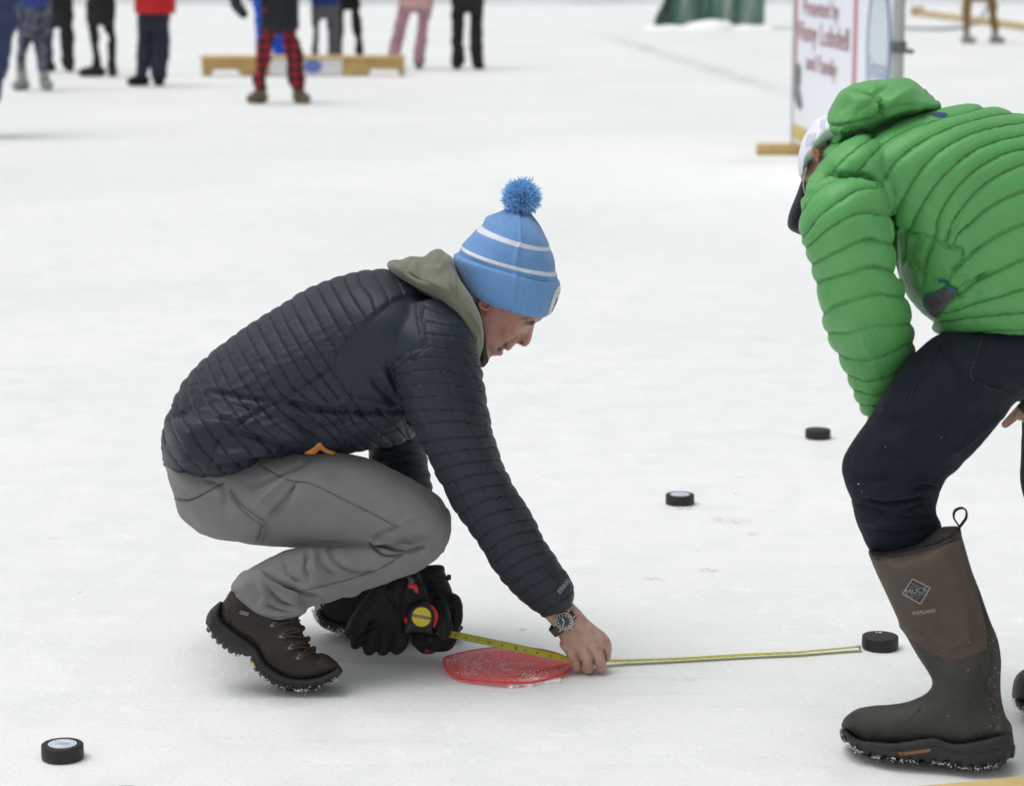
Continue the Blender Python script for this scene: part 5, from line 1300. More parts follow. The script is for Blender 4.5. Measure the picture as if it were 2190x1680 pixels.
# boots
def b8(L): return [(a * .37436 + 1752, b * .37436 + 1051.2) for a, b in L]
bY2 = 4.26
def YB2(q): return np.interp(q[:, 0], [1795, 1850, 1900, 2010, 2070, 2170], [4.325, 4.295, 4.268, 4.247, 4.228, 4.228])
shaft = b8([(275, 325), (330, 338), (420, 335), (560, 300), (660, 225), (700, 198), (790, 194), (806, 210), (815, 258), (900, 520), (980, 740), (1015, 820), (1040, 950), (1036, 1100), (1046, 1200), (1070, 1285), (1098, 1330), (1100, 1400), (1050, 1440), (900, 1460), (770, 1470), (600, 1470), (400, 1460), (250, 1440), (140, 1360), (132, 1320), (160, 1275), (220, 1235), (290, 1222), (400, 1215), (500, 1200), (580, 1170), (628, 1130), (641, 1085), (620, 1030), (560, 940), (490, 815), (455, 770), (445, 720), (350, 520), (290, 380)])
bo = fuse([inflate(shaft, YB2, lambda q: .052 + .016 * smooth01((1420 - q[:, 1]) / 200), 58, 6)], .0036, 4)
V = getv(bo); uvb = proj(V)
neoL = b8([(230, 300), (300, 400), (430, 700), (455, 770), (500, 815), (560, 878), (640, 930), (740, 965), (860, 950), (960, 895), (960, 780), (920, 640), (860, 520), (800, 270), (800, 180), (500, 250)])
insN = inside(uvb, neoL)
crease(bo, [(b8([(490, 812), (560, 875), (640, 928), (740, 963), (860, 948), (962, 890), (958, 780), (925, 640)]), 1.8, -.003), (b8([(455, 760), (500, 800), (570, 800), (660, 860)]), 4, -.004), (b8([(600, 830), (760, 880), (880, 830)]), 9, .004),
            (b8([(280, 380), (400, 388), (560, 360), (700, 310), (812, 255)]), 2.2, -.004), (b8([(290, 350), (420, 360), (600, 325), (800, 230)]), 2.0, -.002), (b8([(650, 1110), (600, 1200), (550, 1280), (490, 1340)]), 2.0, -.002), (b8([(640, 1085), (670, 1130), (620, 1200), (560, 1260)]), 2, -.002),
            (b8([(975, 900), (985, 1000), (945, 1100), (990, 1200), (1000, 1360)]), 2.5, -.003), (b8([(880, 960), (930, 1000), (890, 1060)]), 3, -.003), (b8([(1060, 1300), (1090, 1310), (1108, 1330)]), 3, -.004), (b8([(1060, 1370), (1100, 1372)]), 3, -.004),
            (b8([(160, 1290), (260, 1250), (400, 1240)]), 5, .002), (b8([(480, 1180), (560, 1150), (625, 1100)]), 5, -.002)])
addnoise(bo, .0018, 18, 2)
Vb = getv(bo); qb = proj(Vb)
topb = b8([(230, 300), (283, 385), (400, 390), (560, 362), (700, 312), (830, 258), (830, 150), (600, 200)])  # binding band, plus the shaded inside of the opening painted dark
strb = b8([(800, 200), (812, 262), (885, 480), (918, 640), (960, 780), (990, 760), (905, 520), (820, 240)])
def sd(poly, q): return np.where(inside(q, poly), 1, -1) * dist_poly(q, poly, True)
cb_ = np.tile(np.array([.050, .047, .040]), (len(Vb), 1)) * (1 + .25 * vnoise(Vb, 14, 3))[:, None]
for poly, c_ in ((neoL, (.082, .061, .048)), (topb, (.030, .027, .022)), (strb, (.018, .018, .017))):
    w_ = smooth01((sd(poly, qb) + 1.5) / 3)[:, None]; cb_ = cb_ * (1 - w_) + np.array(c_) * w_
dirt = smooth01((vnoise(Vb, 55, 3) - .35) / .4) * smooth01(1 - np.abs(qb[:, 0] - 2128) / 18) * (qb[:, 1] > 1330)
cb_ = cb_ * (1 - .5 * dirt[:, None]) + .5 * dirt[:, None] * np.array([.2, .2, .2])
cattr(bo, 'tone', np.clip(cb_, 0, 1))
bo2 = mesh_obj('boot', bo, mat('boot_shell', (1, 1, 1), .66, .12, 25, .35, 500, .0008, spec=.35, col_attr='tone'), man2)
bo2['label'] = 'tall brown and black rubber boot with a diamond badge'
sole2 = b8([(130, 1320), (160, 1360), (250, 1408), (450, 1420), (600, 1395), (670, 1390), (770, 1425), (900, 1408), (1085, 1368), (1110, 1400), (1112, 1480), (1090, 1530), (980, 1565), (850, 1575), (780, 1560), (700, 1545), (560, 1540), (400, 1525), (250, 1490), (150, 1430), (125, 1380)])
s2 = fuse([inflate(sole2, YB2, .058, 12, 5)], .0036, 2)
crease(s2, [(b8([(135, 1370), (260, 1440), (420, 1475), (660, 1455), (770, 1490), (900, 1495), (1060, 1460)]), 2, -.003), (b8([(200, 1440), (400, 1440), (640, 1420), (780, 1455)]), 3, .002)])
V = getv(s2); q = proj(V); lugs = np.sign(np.sin(q[:, 0] / 4.2)); lowl = b8([(125, 1380), (150, 1430), (250, 1490), (400, 1525), (560, 1540), (700, 1545), (850, 1575), (980, 1565), (1090, 1530), (1110, 1470)])
setv(s2, V + getn(s2) * (.0025 * lugs * (dist_poly(q, lowl) < 9))[:, None])
s2o = mesh_obj('sole', s2, M_SOLE, bo2)
build('gum_insert', *drape([strip(b8([(420, 1495), (500, 1492), (580, 1482), (635, 1474)]), 7)], s2, .0006), M_GUM, s2o)
snow_on(b8([(125, 1350), (150, 1430), (250, 1490), (400, 1525), (560, 1540), (700, 1548), (850, 1578), (980, 1568), (1090, 1535)]), YB2, .06, 900, .0004, .0014, 2.2, bo2)
sp_ = [b8([(RNG.uniform(700, 1030), RNG.uniform(850, 1400))])[0] for _ in range(16)] + [b8([(RNG.normal(1000, 14), RNG.uniform(820, 1360))])[0] for _ in range(40)]
dv, _ = drape([(np.array([tuple(P(u_, v_, 4.2)) for u_, v_ in sp_]), [])], bo2.data, 0)
build('snow_flecks', *lumps([tuple(v) for v in dv], .0005, .0016), mat('frost', (.25, .26, .27), .8), bo2)['kind'] = 'stuff'
# badge on the shaft
def badge():
    C = [(533, 497), (634, 548), (578, 640), (477, 582)]
    out = []; C = b8(C); m = np.mean(C, axis=0)
    inner = [tuple(m + (np.array(c) - m) * .88) for c in C]; outer = C
    def line(a, b, w_): return strip([a, tuple((np.array(a) + np.array(b)) / 2), b], w_)
    fl = []
    pts = [a for a in C]
    g_ = np.array([[i / 7, j / 7] for j in range(8) for i in range(8)])
    quad = np.array([(1 - a) * (1 - b) * np.array(C[0]) + a * (1 - b) * np.array(C[1]) + a * b * np.array(C[2]) + (1 - a) * b * np.array(C[3]) for a, b in g_])
    F = [(j * 8 + i, j * 8 + i + 1, (j + 1) * 8 + i + 1, (j + 1) * 8 + i) for j in range(7) for i in range(7)]
    bd = build('badge', *drape([(PP(quad, 4.2), F)], bo2.data, .0006), mat('dark_badge', (.022, .024, .02), .5, .1), bo2)
    build('badge_border', *drape([line(C[i], C[(i + 1) % 4], 2.4) for i in range(4)], bo2.data, .0010), M_NOST, bd)
    ct = b8([(558, 566)])[0]
    build('badge_lettering', *drape([text_uv('MUCK', ct, 17, R(9)), text_uv('THE', b8([(540, 526)])[0], 5, R(9)), text_uv('ORIGINAL', b8([(545, 540)])[0], 4.6, R(9)), text_uv('BOOT COMPANY', b8([(562, 590)])[0], 4.6, R(9)), text_uv('U.S.A.', b8([(566, 604)])[0], 4.4, R(9))], bo2.data, .0014), M_NOST, bd)
    build('model_lettering', *drape([text_uv('WETLAND', b8([(598, 687)])[0], 10.5, R(8), bold=.25)], bo2.data, .0010), M_NOST, bo2)
badge()
# rim opening, pull loop
build('rim_binding', *drape([strip(b8([(292, 345), (340, 350), (420, 343), (560, 315), (700, 268), (790, 222), (806, 212)]), 5)], bo, .0035), M_BAND, bo2)
lp = tube([P(*b8([q])[0], bY2 - .01) for q in ((808, 240), (797, 195), (770, 150), (775, 110), (810, 92), (838, 105), (840, 145), (818, 180), (802, 200))], [.0016] * 9, 50, 8, flat=5)
build('pull_loop', *lp, M_BAND, bo2)
# far boot toe at the picture's right edge
fb = [(2166, 1500), (2164, 1475), (2172, 1445), (2195, 1428), (2250, 1420), (2310, 1400), (2330, 1300), (2335, 1170), (2440, 1170), (2450, 1300), (2450, 1450), (2455, 1505), (2400, 1512), (2230, 1512), (2180, 1510)]
b5 = fuse([inflate(fb, 4.515, .055, 34, 6)], .0045, 3)
crease(b5, [([(2215, 1450), (2192, 1465), (2186, 1490)], 2, -.003), ([(2164, 1482), (2182, 1497), (2220, 1502)], 2, -.003)])
bo5 = mesh_obj('boot', b5, M_RBOOT, man2)
s5 = fuse([inflate([(2163, 1478), (2180, 1495), (2240, 1504), (2455, 1500), (2458, 1528), (2300, 1532), (2200, 1526), (2172, 1506)], 4.515, .06, 9, 5)], .004, 2)
so5 = mesh_obj('sole', s5, M_SOLE, bo5)
build('gum_insert', *box(P(2200, 1514, 4.457), (.025, .006, .008), bev=.001), M_GUM, so5)
snow_on([(2165, 1490), (2175, 1510), (2200, 1527), (2260, 1532)], 4.515, .06, 160, .0008, .003, 2.2, bo5)
# head, cap
headc = [(1745, 300), (1800, 280), (1850, 320), (1860, 400), (1820, 460), (1770, 470), (1735, 440), (1722, 400), (1728, 350)]
h2 = fuse([inflate(headc, YG, .078, 60, 5), tube([P(1790, 380, YG), P(1880, 400, YG)], [.065, .07], 10, 20)], .0026, 3)
sn2 = inflate([(1733, 375), (1722, 395), (1715, 420), (1722, 428), (1738, 420), (1745, 395)], YG, .016, 10, 3)
V = getv(h2); q = proj(V); c = np.tile(np.array([.50, .30, .23]), (len(V), 1))
w_ = (smooth01((1744 - q[:, 0] + (q[:, 1] - 350) * .25) / 12) * smooth01((q[:, 1] - 350) / 10) * .0 + .55 * np.exp(-((q[:, 0] - 1736 + (q[:, 1] - 380) * .1) / 8) ** 2) * (q[:, 1] > 345))[:, None]
w_ *= (.5 + .5 * vnoise(V, 300, 1))[:, None].clip(.3, 1)
c = c * (1 - w_) + np.array([.16, .09, .055]) * w_
cattr(h2, 'tone', c)
# hands: near hand on the far side of the knee, far hand hanging below the thigh
def fpx(L, rad): return tube([P(*q) for q in L], rad, 20, 12)
hn = fuse([fpx([(2215, 830, 4.58), (2215, 855, 4.57), (2218, 872, 4.57)], [.030, .030, .026]), fpx([(2200, 858, 4.57), (2180, 878, 4.57), (2162, 896, 4.57), (2150, 907, 4.57)], [.011, .0100, .0088, .0075]), fpx([(2205, 862, 4.56), (2190, 880, 4.55), (2182, 890, 4.55)], [.011, .0095, .0085]),
           fpx([(2215, 868, 4.55), (2202, 884, 4.54), (2195, 895, 4.54)], [.011, .010, .009]), fpx([(2228, 874, 4.55), (2218, 888, 4.54), (2210, 898, 4.54)], [.011, .010, .009]), fpx([(2210, 850, 4.60), (2195, 868, 4.61), (2185, 880, 4.60)], [.012, .010, .008])], .0022, 2)
tone_hand(hn)
nh = fuse([fpx([(1884, 898, 4.43), (1894, 908, 4.42), (1910, 920, 4.42)], [.026, .030, .026])] + [fpx([(1900 + 8 * k, 905 + 6 * k, 4.42 + .016 * k), (1930 + 8 * k, 930 + 6 * k, 4.42 + .016 * k), (1948 + 8 * k, 950 + 5 * k, 4.42 + .016 * k)], [.010, .0095, .008]) for k in range(4)] + [fpx([(1880, 900, 4.46), (1890, 925, 4.48), (1905, 945, 4.48)], [.012, .011, .009])], .0025, 2)
tone_hand(nh)
core2 = fuse([loft(shrink(torso2, .72, .72), 40, 28), loft(shrink(arm2, .62, .62), 40, 20), loft(shrink(arm2b, .6, .6), 30, 16), loft(shrink(thigh2, .7, .7), 40, 24), loft(shrink(thigh2b, .7, .7), 30, 20),
              tube([P(1945, 1150, 4.31), P(1990, 1300, 4.28), P(2060, 1450, 4.26), P(2060, 1540, 4.25)], [.035, .035, .03, .03], 20, 16), tube([P(2290, 1200, 4.52), P(2390, 1300, 4.52), P(2400, 1450, 4.52)], [.05, .045, .035], 16, 14)], .009, 3)
mesh_obj('body', join_meshes([core2, h2, hn, nh]), M_SKIN, man2)
hair = fuse([inflate([(1738, 345), (1748, 300), (1800, 280), (1850, 310), (1860, 380), (1790, 330), (1760, 318), (1752, 345), (1745, 372), (1735, 380)], YG, .080, 40, 4)], .003, 2)
mesh_obj('hair', hair, M_HAIR, man2)
ear2 = fuse([inflate(g8([(345, 560), (320, 565), (302, 530), (293, 500), (300, 482), (318, 478), (338, 490), (350, 520)]), YG - .080, .010, 7, 3)], .0014, 2)
crease(ear2, [(g8([(312, 500), (318, 530), (330, 548)]), 2.2, -.004), (g8([(335, 560), (325, 540), (338, 520)]), 1.5, .002)])
V = getv(ear2); q = proj(V); c = np.tile(np.array([.46, .17, .14]), (len(V), 1)); cattr(ear2, 'tone', c)
mesh_obj('ear', ear2, M_SKIN, man2)
capw = g8([(222, 655), (212, 600), (211, 550), (218, 500), (232, 450), (252, 408), (280, 365), (310, 325), (345, 300), (376, 288), (470, 260), (560, 300), (580, 400), (500, 440), (400, 460), (370, 490), (352, 500), (330, 545), (290, 560), (262, 610), (244, 652)])
cp2 = fuse([inflate(capw, YG, .094, 34, 4)], .0028, 3)
crease(cp2, [(g8([(375, 300), (330, 380), (290, 470), (250, 560)]), 1.5, -.0015), (g8([(232, 640), (262, 590), (300, 540)]), 1.6, .0015)])
cpo = mesh_obj('cap', cp2, M_CAPW, man2)
ms = []
for k in range(7):
    o_ = k * 9; ms.append(strip(g8([(322 - o_ * .9 - 5, 392 + k * 2), (312 - o_ * .9, 430 + k * 3), (304 - o_ * .9, 470 + k * 1)]), .7))
for k in range(4):
    o_ = k * 9; ms.append(strip(g8([(375 - o_, 305 + k * 5), (368 - o_, 350 + k * 2), (362 - o_ * .8, 380 - k * 3)]), .7))
build('mesh_vent', *drape(ms, cp2, .0006), mat('grey_mesh', (.16, .16, .24), .8), cpo)
brim = g8([(240, 650), (222, 700), (200, 760), (172, 830), (155, 880), (149, 930), (158, 955), (180, 972), (215, 988), (255, 1002), (330, 1000), (340, 900), (290, 800), (262, 740), (252, 690)])
bm_ = fuse([inflate(brim, lambda q: YG - 0 * q[:, 0], .078, 14, 4, pw=.5)], .0032, 3)
mesh_obj('brim', bm_, M_NAVY, cpo)
build('brim_edge', *tube([P(*g8([q])[0], YG - .078) for q in ((262, 600), (247, 650), (243, 700), (252, 745), (262, 770))], [.0013] * 5, 24, 8), mat('light_underbrim', (.45, .44, .46), .7), cpo)
# pencil-thin dark item held by the far hand
ph = empty('phone', P(2196, 868, 4.53), 'black phone corner held under the thigh at the right edge', 'phone')
build('case', *box(P(2198, 866, 4.53), (.028, .010, .034), Matrix.Rotation(.7, 3, 'Y'), bev=.003), M_BLK, ph)

YOFF = 0.0
# ------------------------------------------------------------------ wooden goal frame at the bottom right corner
def plank_box(name, pts, hgt, thick, matl, parent):
    """a low wall of boards following ground points"""
    out = []
    for a, b in zip(pts[:-1], pts[1:]):
        a, b = Vector(a), Vector(b); d = (b - a); L = d.length; d.normalize()
        Rm = Matrix.Rotation(math.atan2(d.y, d.x), 3, 'Z')
        out.append(box((a + b) / 2 + Vector((0, 0, hgt / 2)), (L, thick, hgt), Rm, bev=.003))
    return build(name, *merge(*out), matl, parent)
a = G(1925, 1682, .14); b = G(2190, 1657, .14); d = (b - a).normalized(); n_ = Vector((d.y, -d.x, 0))
wb = empty('hockey_goal', Vector((a.x, a.y, 0)), 'yellow pine board edge of a low goal frame cut off by the bottom right corner', 'goal frame')
bb = a + d * 1.8
ctr = (a + bb) / 2 + n_ * .09
Rm = Matrix.Rotation(math.atan2(d.y, d.x), 3, 'Z')
build('top_board', *box((ctr.x, ctr.y, .131), ((bb - a).length, .18, .018), Rm, bev=.003), M_WOOD, wb)
f1 = (a + bb) / 2 + n_ * .025
build('face_board', *box((f1.x, f1.y, .0605), ((bb - a).length - .04, .018, .121), Rm, bev=.003), M_WOOD, wb)

# ------------------------------------------------------------------ things in the distance
def cloth(name, col, rough=.8, var=.15):
    return mat(name, col, rough, var, 6, .3, 60, .004, sheen=.1)
def Lf(st, Y, t, n=24, m=16, **k):   # stations (uL,uR,v[,t])
    return loft([(s[0], s[2], s[1], s[2], Y + (s[4] if len(s) > 4 else 0), s[3] if len(s) > 3 and s[3] else t) for s in st], n, m, **k)
def bg_person(label, Y, legs, hips, trousers, boots, jacket, hem_v, jw, height=1.72, boot_h=.10, hatcol=(.05, .05, .06), arms=True, extra=None, bare=None, dark=None, feet=None, arm_sw=0.0):
    """legs: two lists of (uL,uR,v); hips: (uL,uR,v)"""
    Y = Y * 1.022
    ppm = FP / Y; cx = (hips[0] + hips[1]) / 2; hw = (hips[1] - hips[0]) / 2 / ppm
    root = empty('person', Vector(((cx - 1095) / FP * Y, Y, 0)), label, 'person', 'people standing across the rink')
    vv = lambda h: VH(h, Y)
    X = lambda u: (u - 1095) / FP * Y / 1.0
    hipv = min(hips[2], vv(.92))
    L = []
    for lg_ in legs:
        tt = max(.055, (lg_[0][1] - lg_[0][0]) / 2 / ppm * .9)
        L.append(Lf([(*s, tt * (.8 + .2 * i / max(1, len(lg_) - 1))) for i, s in enumerate(lg_)], Y, tt))
    crv = min(l[0][2] for l in legs)
    L.append(Lf([(legs[0][0][0], legs[1][0][1], crv + 2, hw * .6), (hips[0], hips[1], hips[2], hw * .65), (hips[0], hips[1], min(vv(1.0), hips[2] - 8), hw * .65)], Y, .12, 14, 20))
    tr = fuse(L, .012, 2); setv(tr, getv(tr) + getn(tr) * .005); addnoise(tr, .018, 9, 2)
    mesh_obj('trousers', tr, trousers, root)
    for i, lg_ in enumerate(legs):
        s = lg_[-1]; cu = (s[0] + s[1]) / 2; w_ = max(.055, (s[1] - s[0]) / 2 / ppm * .8)
        fo = feet[i] if feet else (-.04 if i == 0 else .04)
        gz = (VH(0, Y)); base = P(cu, s[2], Y)
        x0 = base.x; zt = base.z
        bt_ = fuse([tube([(x0, Y, zt + .05), (x0, Y + .05, .06)], [w_, w_ * 1.0], 8, 14), tube([(x0 - .2 * fo, Y + .14, .052), (x0 + fo * .4, Y + .05, .062), (x0 + fo * 1.1, Y - .04, .050)], [.055, .062, .048], 12, 14, flat=.9)], .010, 3)
        V = getv(bt_); V[:, 2] = np.maximum(V[:, 2], .002); setv(bt_, V)
        mesh_obj('boot', bt_, boots, root)
    sh = height * .82; jwid = jw or (hips[0] - 3, hips[1] + 3)
    jcx = (jwid[0] + jwid[1]) / 2; jh = (jwid[1] - jwid[0]) / 2
    swid = max(jh, .20 * ppm)
    jk_ = [Lf([(jwid[0] + 2, jwid[1] - 2, hem_v, jh / ppm * .80), (jwid[0], jwid[1], hem_v - 4, jh / ppm * .84), (jcx - jh, jcx + jh, vv(1.1), .15), (jcx - swid, jcx + swid, vv(sh - .08), .14), (jcx - swid * .75, jcx + swid * .75, vv(sh), .11), (jcx - .06 * ppm, jcx + .06 * ppm, vv(sh + .06), .07)], Y, .14, 30, 24, flat=True)]
    xc = (jcx - 1095) / FP * Y
    hands = []
    if arms:
        for s in (-1, 1):
            pts = [(xc + s * (swid / ppm - .03), Y, sh - .07), (xc + s * (swid / ppm + .05), Y, sh - .30), (xc + s * (swid / ppm + .02 + arm_sw), Y - .10, sh - .38), (xc + s * .12, Y - .19, sh - .33)]
            jk_.append(tube(pts, [.065, .058, .052, .046], 20, 14)); hands.append(tube([(xc + s * .12, Y - .19, sh - .33), (xc + s * .04, Y - .22, sh - .32)], [.035, .03], 8, 10))
    if extra: jk_ += extra(vv, ppm, Y)
    jm = fuse(jk_, .014, 3); addnoise(jm, .008, 6, 2)
    mesh_obj('jacket', jm, jacket, root)
    hz = height - .115
    bp_ = fuse([sphere((xc, Y, hz), .095, 14, 18, (.85, 1, 1.2)), sphere((xc, Y - .095, hz - .01), .018, 8, 8, (.8, 1.2, 1.3)), tube([(xc, Y, sh - .05), (xc, Y, hz)], [.06, .055], 8, 12), tube([(xc, Y, .95), (xc, Y, sh - .1)], [.11, .12], 10, 14),
                *[tube([P((l_[-1][0] + l_[-1][1]) / 2, l_[-1][2] - 2, Y), P((l_[len(l_) // 2][0] + l_[len(l_) // 2][1]) / 2, l_[len(l_) // 2][2], Y), P((l_[0][0] + l_[0][1]) / 2, l_[0][2], Y), Vector((xc, Y, .98))], [.018, .022, .026, .05], 20, 10) for l_ in legs]] + hands, .011, 3)
    cattr(bp_, 'tone', np.tile(np.array([.5, .31, .24]), (len(bp_.vertices), 1)))
    mesh_obj('body', bp_, M_SKIN, root)
    ht = fuse([sphere((xc, Y + .008, hz + .055), .108, 14, 18, (.9, 1, .95))], .012, 3)
    V = getv(ht); V[:, 2] = np.maximum(V[:, 2], hz + .03); setv(ht, V)
    mesh_obj('knit_hat', ht, cloth('hat_cloth', hatcol), root)
    return root
A = lambda L: [(a * .256, b * .256, c * .256) for a, b, c in L]          # first enlarged strip
B_ = lambda L: [(a * .32 + 403, b * .32 + 403, c * .32) for a, b, c in L]  # second enlarged strip
def camo_mat():
    m = cloth('camouflage_cloth', (.1, .1, .13)); N = m.node_tree.nodes; L = m.node_tree.links; b = N['Principled BSDF']
    tc = N.new('ShaderNodeTexCoord'); n = N.new('ShaderNodeTexNoise'); n.inputs['Scale'].default_value = 9; n.inputs['Detail'].default_value = 3; n.inputs['Distortion'].default_value = 1
    cr = N.new('ShaderNodeValToRGB'); cr.color_ramp.interpolation = 'CONSTANT'
    for i, (p_, c_) in enumerate(((0, (.02, .025, .05)), (.44, (.06, .07, .12)), (.53, (.16, .17, .20)), (.6, (.03, .035, .06)))):
        e = cr.color_ramp.elements[i] if i < 2 else cr.color_ramp.elements.new(p_)
        e.position = p_; e.color = (*c_, 1)
    L.new(tc.outputs['Object'], n.inputs['Vector']); L.new(n.outputs['Fac'], cr.inputs[0]); L.new(cr.outputs[0], b.inputs['Base Color']); return m
def plaid_mat():
    m = cloth('red_plaid_cloth', (.4, .02, .03)); N = m.node_tree.nodes; L = m.node_tree.links; b = N['Principled BSDF']
    tc = N.new('ShaderNodeTexCoord'); sx = N.new('ShaderNodeSeparateXYZ'); L.new(tc.outputs['Object'], sx.inputs[0])
    outs = []
    for ax in ('X', 'Z'):
        mu = N.new('ShaderNodeMath'); mu.operation = 'MULTIPLY'; mu.inputs[1].default_value = 11.5; L.new(sx.outputs[ax], mu.inputs[0])
        fr = N.new('ShaderNodeMath'); fr.operation = 'FRACT'; L.new(mu.outputs[0], fr.inputs[0])
        gt = N.new('ShaderNodeMath'); gt.operation = 'GREATER_THAN'; gt.inputs[1].default_value = .5; L.new(fr.outputs[0], gt.inputs[0]); outs.append(gt.outputs[0])
    ad = N.new('ShaderNodeMath'); ad.operation = 'ADD'; L.new(outs[0], ad.inputs[0]); L.new(outs[1], ad.inputs[1])
    hf = N.new('ShaderNodeMath'); hf.operation = 'MULTIPLY'; hf.inputs[1].default_value = .5; L.new(ad.outputs[0], hf.inputs[0])
    cr = N.new('ShaderNodeValToRGB'); cr.color_ramp.interpolation = 'CONSTANT'
    cr.color_ramp.elements[0].color = (.42, .012, .03, 1); e = cr.color_ramp.elements[1]; e.position = .4; e.color = (.11, .006, .012, 1); e = cr.color_ramp.elements.new(.9); e.color = (.006, .004, .008, 1)
    L.new(hf.outputs[0], cr.inputs[0]); L.new(cr.outputs[0], b.inputs['Base Color']); return m
BK = cloth('black_cloth', (.008, .008, .009)); BK2 = cloth('black_shell', (.011, .011, .013)); NV = cloth('navy_cloth', (.012, .016, .035)); GB = cloth('grey_boot_hide', (.30, .33, .32)); TB = cloth('tan_boot_hide', (.17, .125, .09))
bg_person('person in blue and grey camouflage trousers and pale grey boots', 24.6, [A([(148, 290, 300), (146, 226, 400), (146, 210, 500), (148, 205, 590)]), A([(268, 418, 300), (290, 420, 400), (303, 415, 500), (315, 410, 590)])],
          A([(150, 425, 120)])[0], camo_mat(), GB, cloth('blue_red_jacket', (.03, .06, .25)), 60 * .256, (158 * .256, 428 * .256), feet=(-.05, .06))
bg_person('person in plain black trousers half hidden behind the camouflage trousers', 28.4, [A([(385, 450, 230), (385, 440, 400), (388, 435, 560)]), A([(500, 610, 230), (508, 620, 400), (515, 620, 500), (525, 605, 560)])], A([(390, 612, 120)])[0], BK2, BK, BK, 0, (388 * .256, 612 * .256))
bg_person('person in tight black leggings with one pale-soled shoe pointing left', 27.3, [A([(732, 815, 200), (745, 825, 300), (765, 830, 400), (785, 832, 570)]), A([(868, 965, 200), (890, 966, 300), (905, 966, 400), (903, 962, 570)])], A([(728, 962, 100)])[0], BK, cloth('dark_shoe', (.03, .028, .02)), BK, -5, (726 * .256, 964 * .256), feet=(-.15, .0))
bg_person('person in a bright red jacket and wide navy snow trousers', 25.4, [A([(1152, 1250, 250), (1146, 1250, 400), (1143, 1245, 500), (1132, 1232, 650)]), A([(1262, 1412, 250), (1262, 1405, 400), (1262, 1408, 500), (1256, 1385, 650)])], A([(1155, 1425, 130)])[0], NV, BK, cloth('red_jacket_cloth', (.55, .012, .014)), 112 * .256, (1125 * .256, 1470 * .256), feet=(-.10, .03))
bg_person('person in red and black plaid trousers and tan boots before the low wooden frame', 22.5, [B_([(478, 578, 210), (465, 560, 300), (455, 546, 400), (440, 530, 500), (438, 520, 600)]), B_([(635, 722, 210), (640, 740, 300), (650, 765, 400), (660, 776, 500), (690, 770, 600)])],
          B_([(480, 730, 150)])[0], plaid_mat(), TB, cloth('navy_coat', (.008, .011, .018)), 195 * .32, (478 * .32 + 403, 742 * .32 + 403), feet=(-.08, .08), extra=lambda vv, ppm, Y: [tube([P(403 + 470 * .32, vv(1.3), Y), P(403 + 330 * .32, vv(1.08), Y), P(403 + 318 * .32, 6, Y - .05), P(403 + 368 * .32, 30, Y - .12)], [.07, .06, .055, .05], 20, 14)])
bg_person('person in bright blue trousers and coat standing behind the plaid trousers', 28.6, [B_([(452, 520, 250), (455, 530, 350), (455, 530, 400), (460, 525, 470)]), B_([(560, 645, 250), (562, 642, 350), (562, 640, 400), (565, 635, 470)])], B_([(432, 648, 100)])[0], cloth('royal_blue_cloth', (.004, .09, .60)), BK, cloth('royal_blue_coat', (.004, .095, .66)), 40 * .32, (426 * .32 + 403, 655 * .32 + 403))
bg_person('person in washed grey jeans under a blue jacket, behind the low wooden frame', 28.9, [B_([(822, 885, 120), (830, 872, 200), (828, 868, 300), (826, 866, 470)]), B_([(920, 1000, 120), (930, 1008, 200), (932, 1010, 300), (940, 1010, 470)])], B_([(820, 1002, 60)])[0], cloth('washed_grey_denim', (.10, .10, .11)), BK, cloth('dark_blue_jacket', (.008, .03, .16)), 42 * .32, (822 * .32 + 403, 1012 * .32 + 403))
bg_person('person in slim black leggings beside the grey jeans, behind the frame', 29.6, [B_([(1005, 1040, 60), (1005, 1036, 200), (1003, 1030, 300), (1000, 1028, 470)]), B_([(1088, 1145, 60), (1102, 1155, 200), (1118, 1166, 300), (1122, 1172, 470)])], B_([(1005, 1148, 10)])[0], BK, cloth('brown_shoe', (.1, .06, .03)), BK2, -10, (1000 * .32 + 403, 1150 * .32 + 403))
bg_person('person in dusty pink snow trousers and jacket', 29.0, [B_([(1402, 1500, 75), (1372, 1450, 200), (1345, 1425, 300), (1325, 1408, 420)]), B_([(1535, 1620, 75), (1530, 1602, 200), (1512, 1590, 300), (1508, 1572, 420)])], B_([(1405, 1625, 50)])[0], cloth('dusty_pink_cloth', (.42, .24, .27)), cloth('mauve_boot', (.12, .09, .10)), cloth('pale_pink_jacket', (.62, .38, .36)), 50 * .32, (1402 * .32 + 403, 1640 * .32 + 403), feet=(-.04, .0))
bg_person('person in loose black snow trousers standing alone at the right end of the group', 29.0, [B_([(1758, 1850, 80), (1758, 1842, 200), (1760, 1840, 300), (1762, 1840, 430)]), B_([(1878, 1970, 80), (1880, 1968, 200), (1882, 1966, 300), (1890, 1966, 430)])], B_([(1758, 1970, 50)])[0], BK, BK, BK2, 40 * .32, (1752 * .32 + 403, 1978 * .32 + 403), feet=(-.03, .05))
T_ = lambda L: [(a * .12 + 1927.2, b * .12 + 1927.2, c * .12) for a, b, c in L]
bg_person('person in khaki tan trousers walking by the timber beam, upper right', 37.0, [T_([(1105, 1255, 0), (1095, 1232, 300), (1105, 1222, 450), (1120, 1215, 600)]), T_([(1525, 1690, 0), (1575, 1718, 300), (1595, 1730, 450), (1625, 1735, 560)])], (2062, 2128, -30), cloth('khaki_cloth', (.22, .135, .05)), cloth('grey_shoe', (.30, .29, .26)), cloth('brown_coat', (.08, .05, .03)), -40, (2058, 2132), feet=(.10, .10))
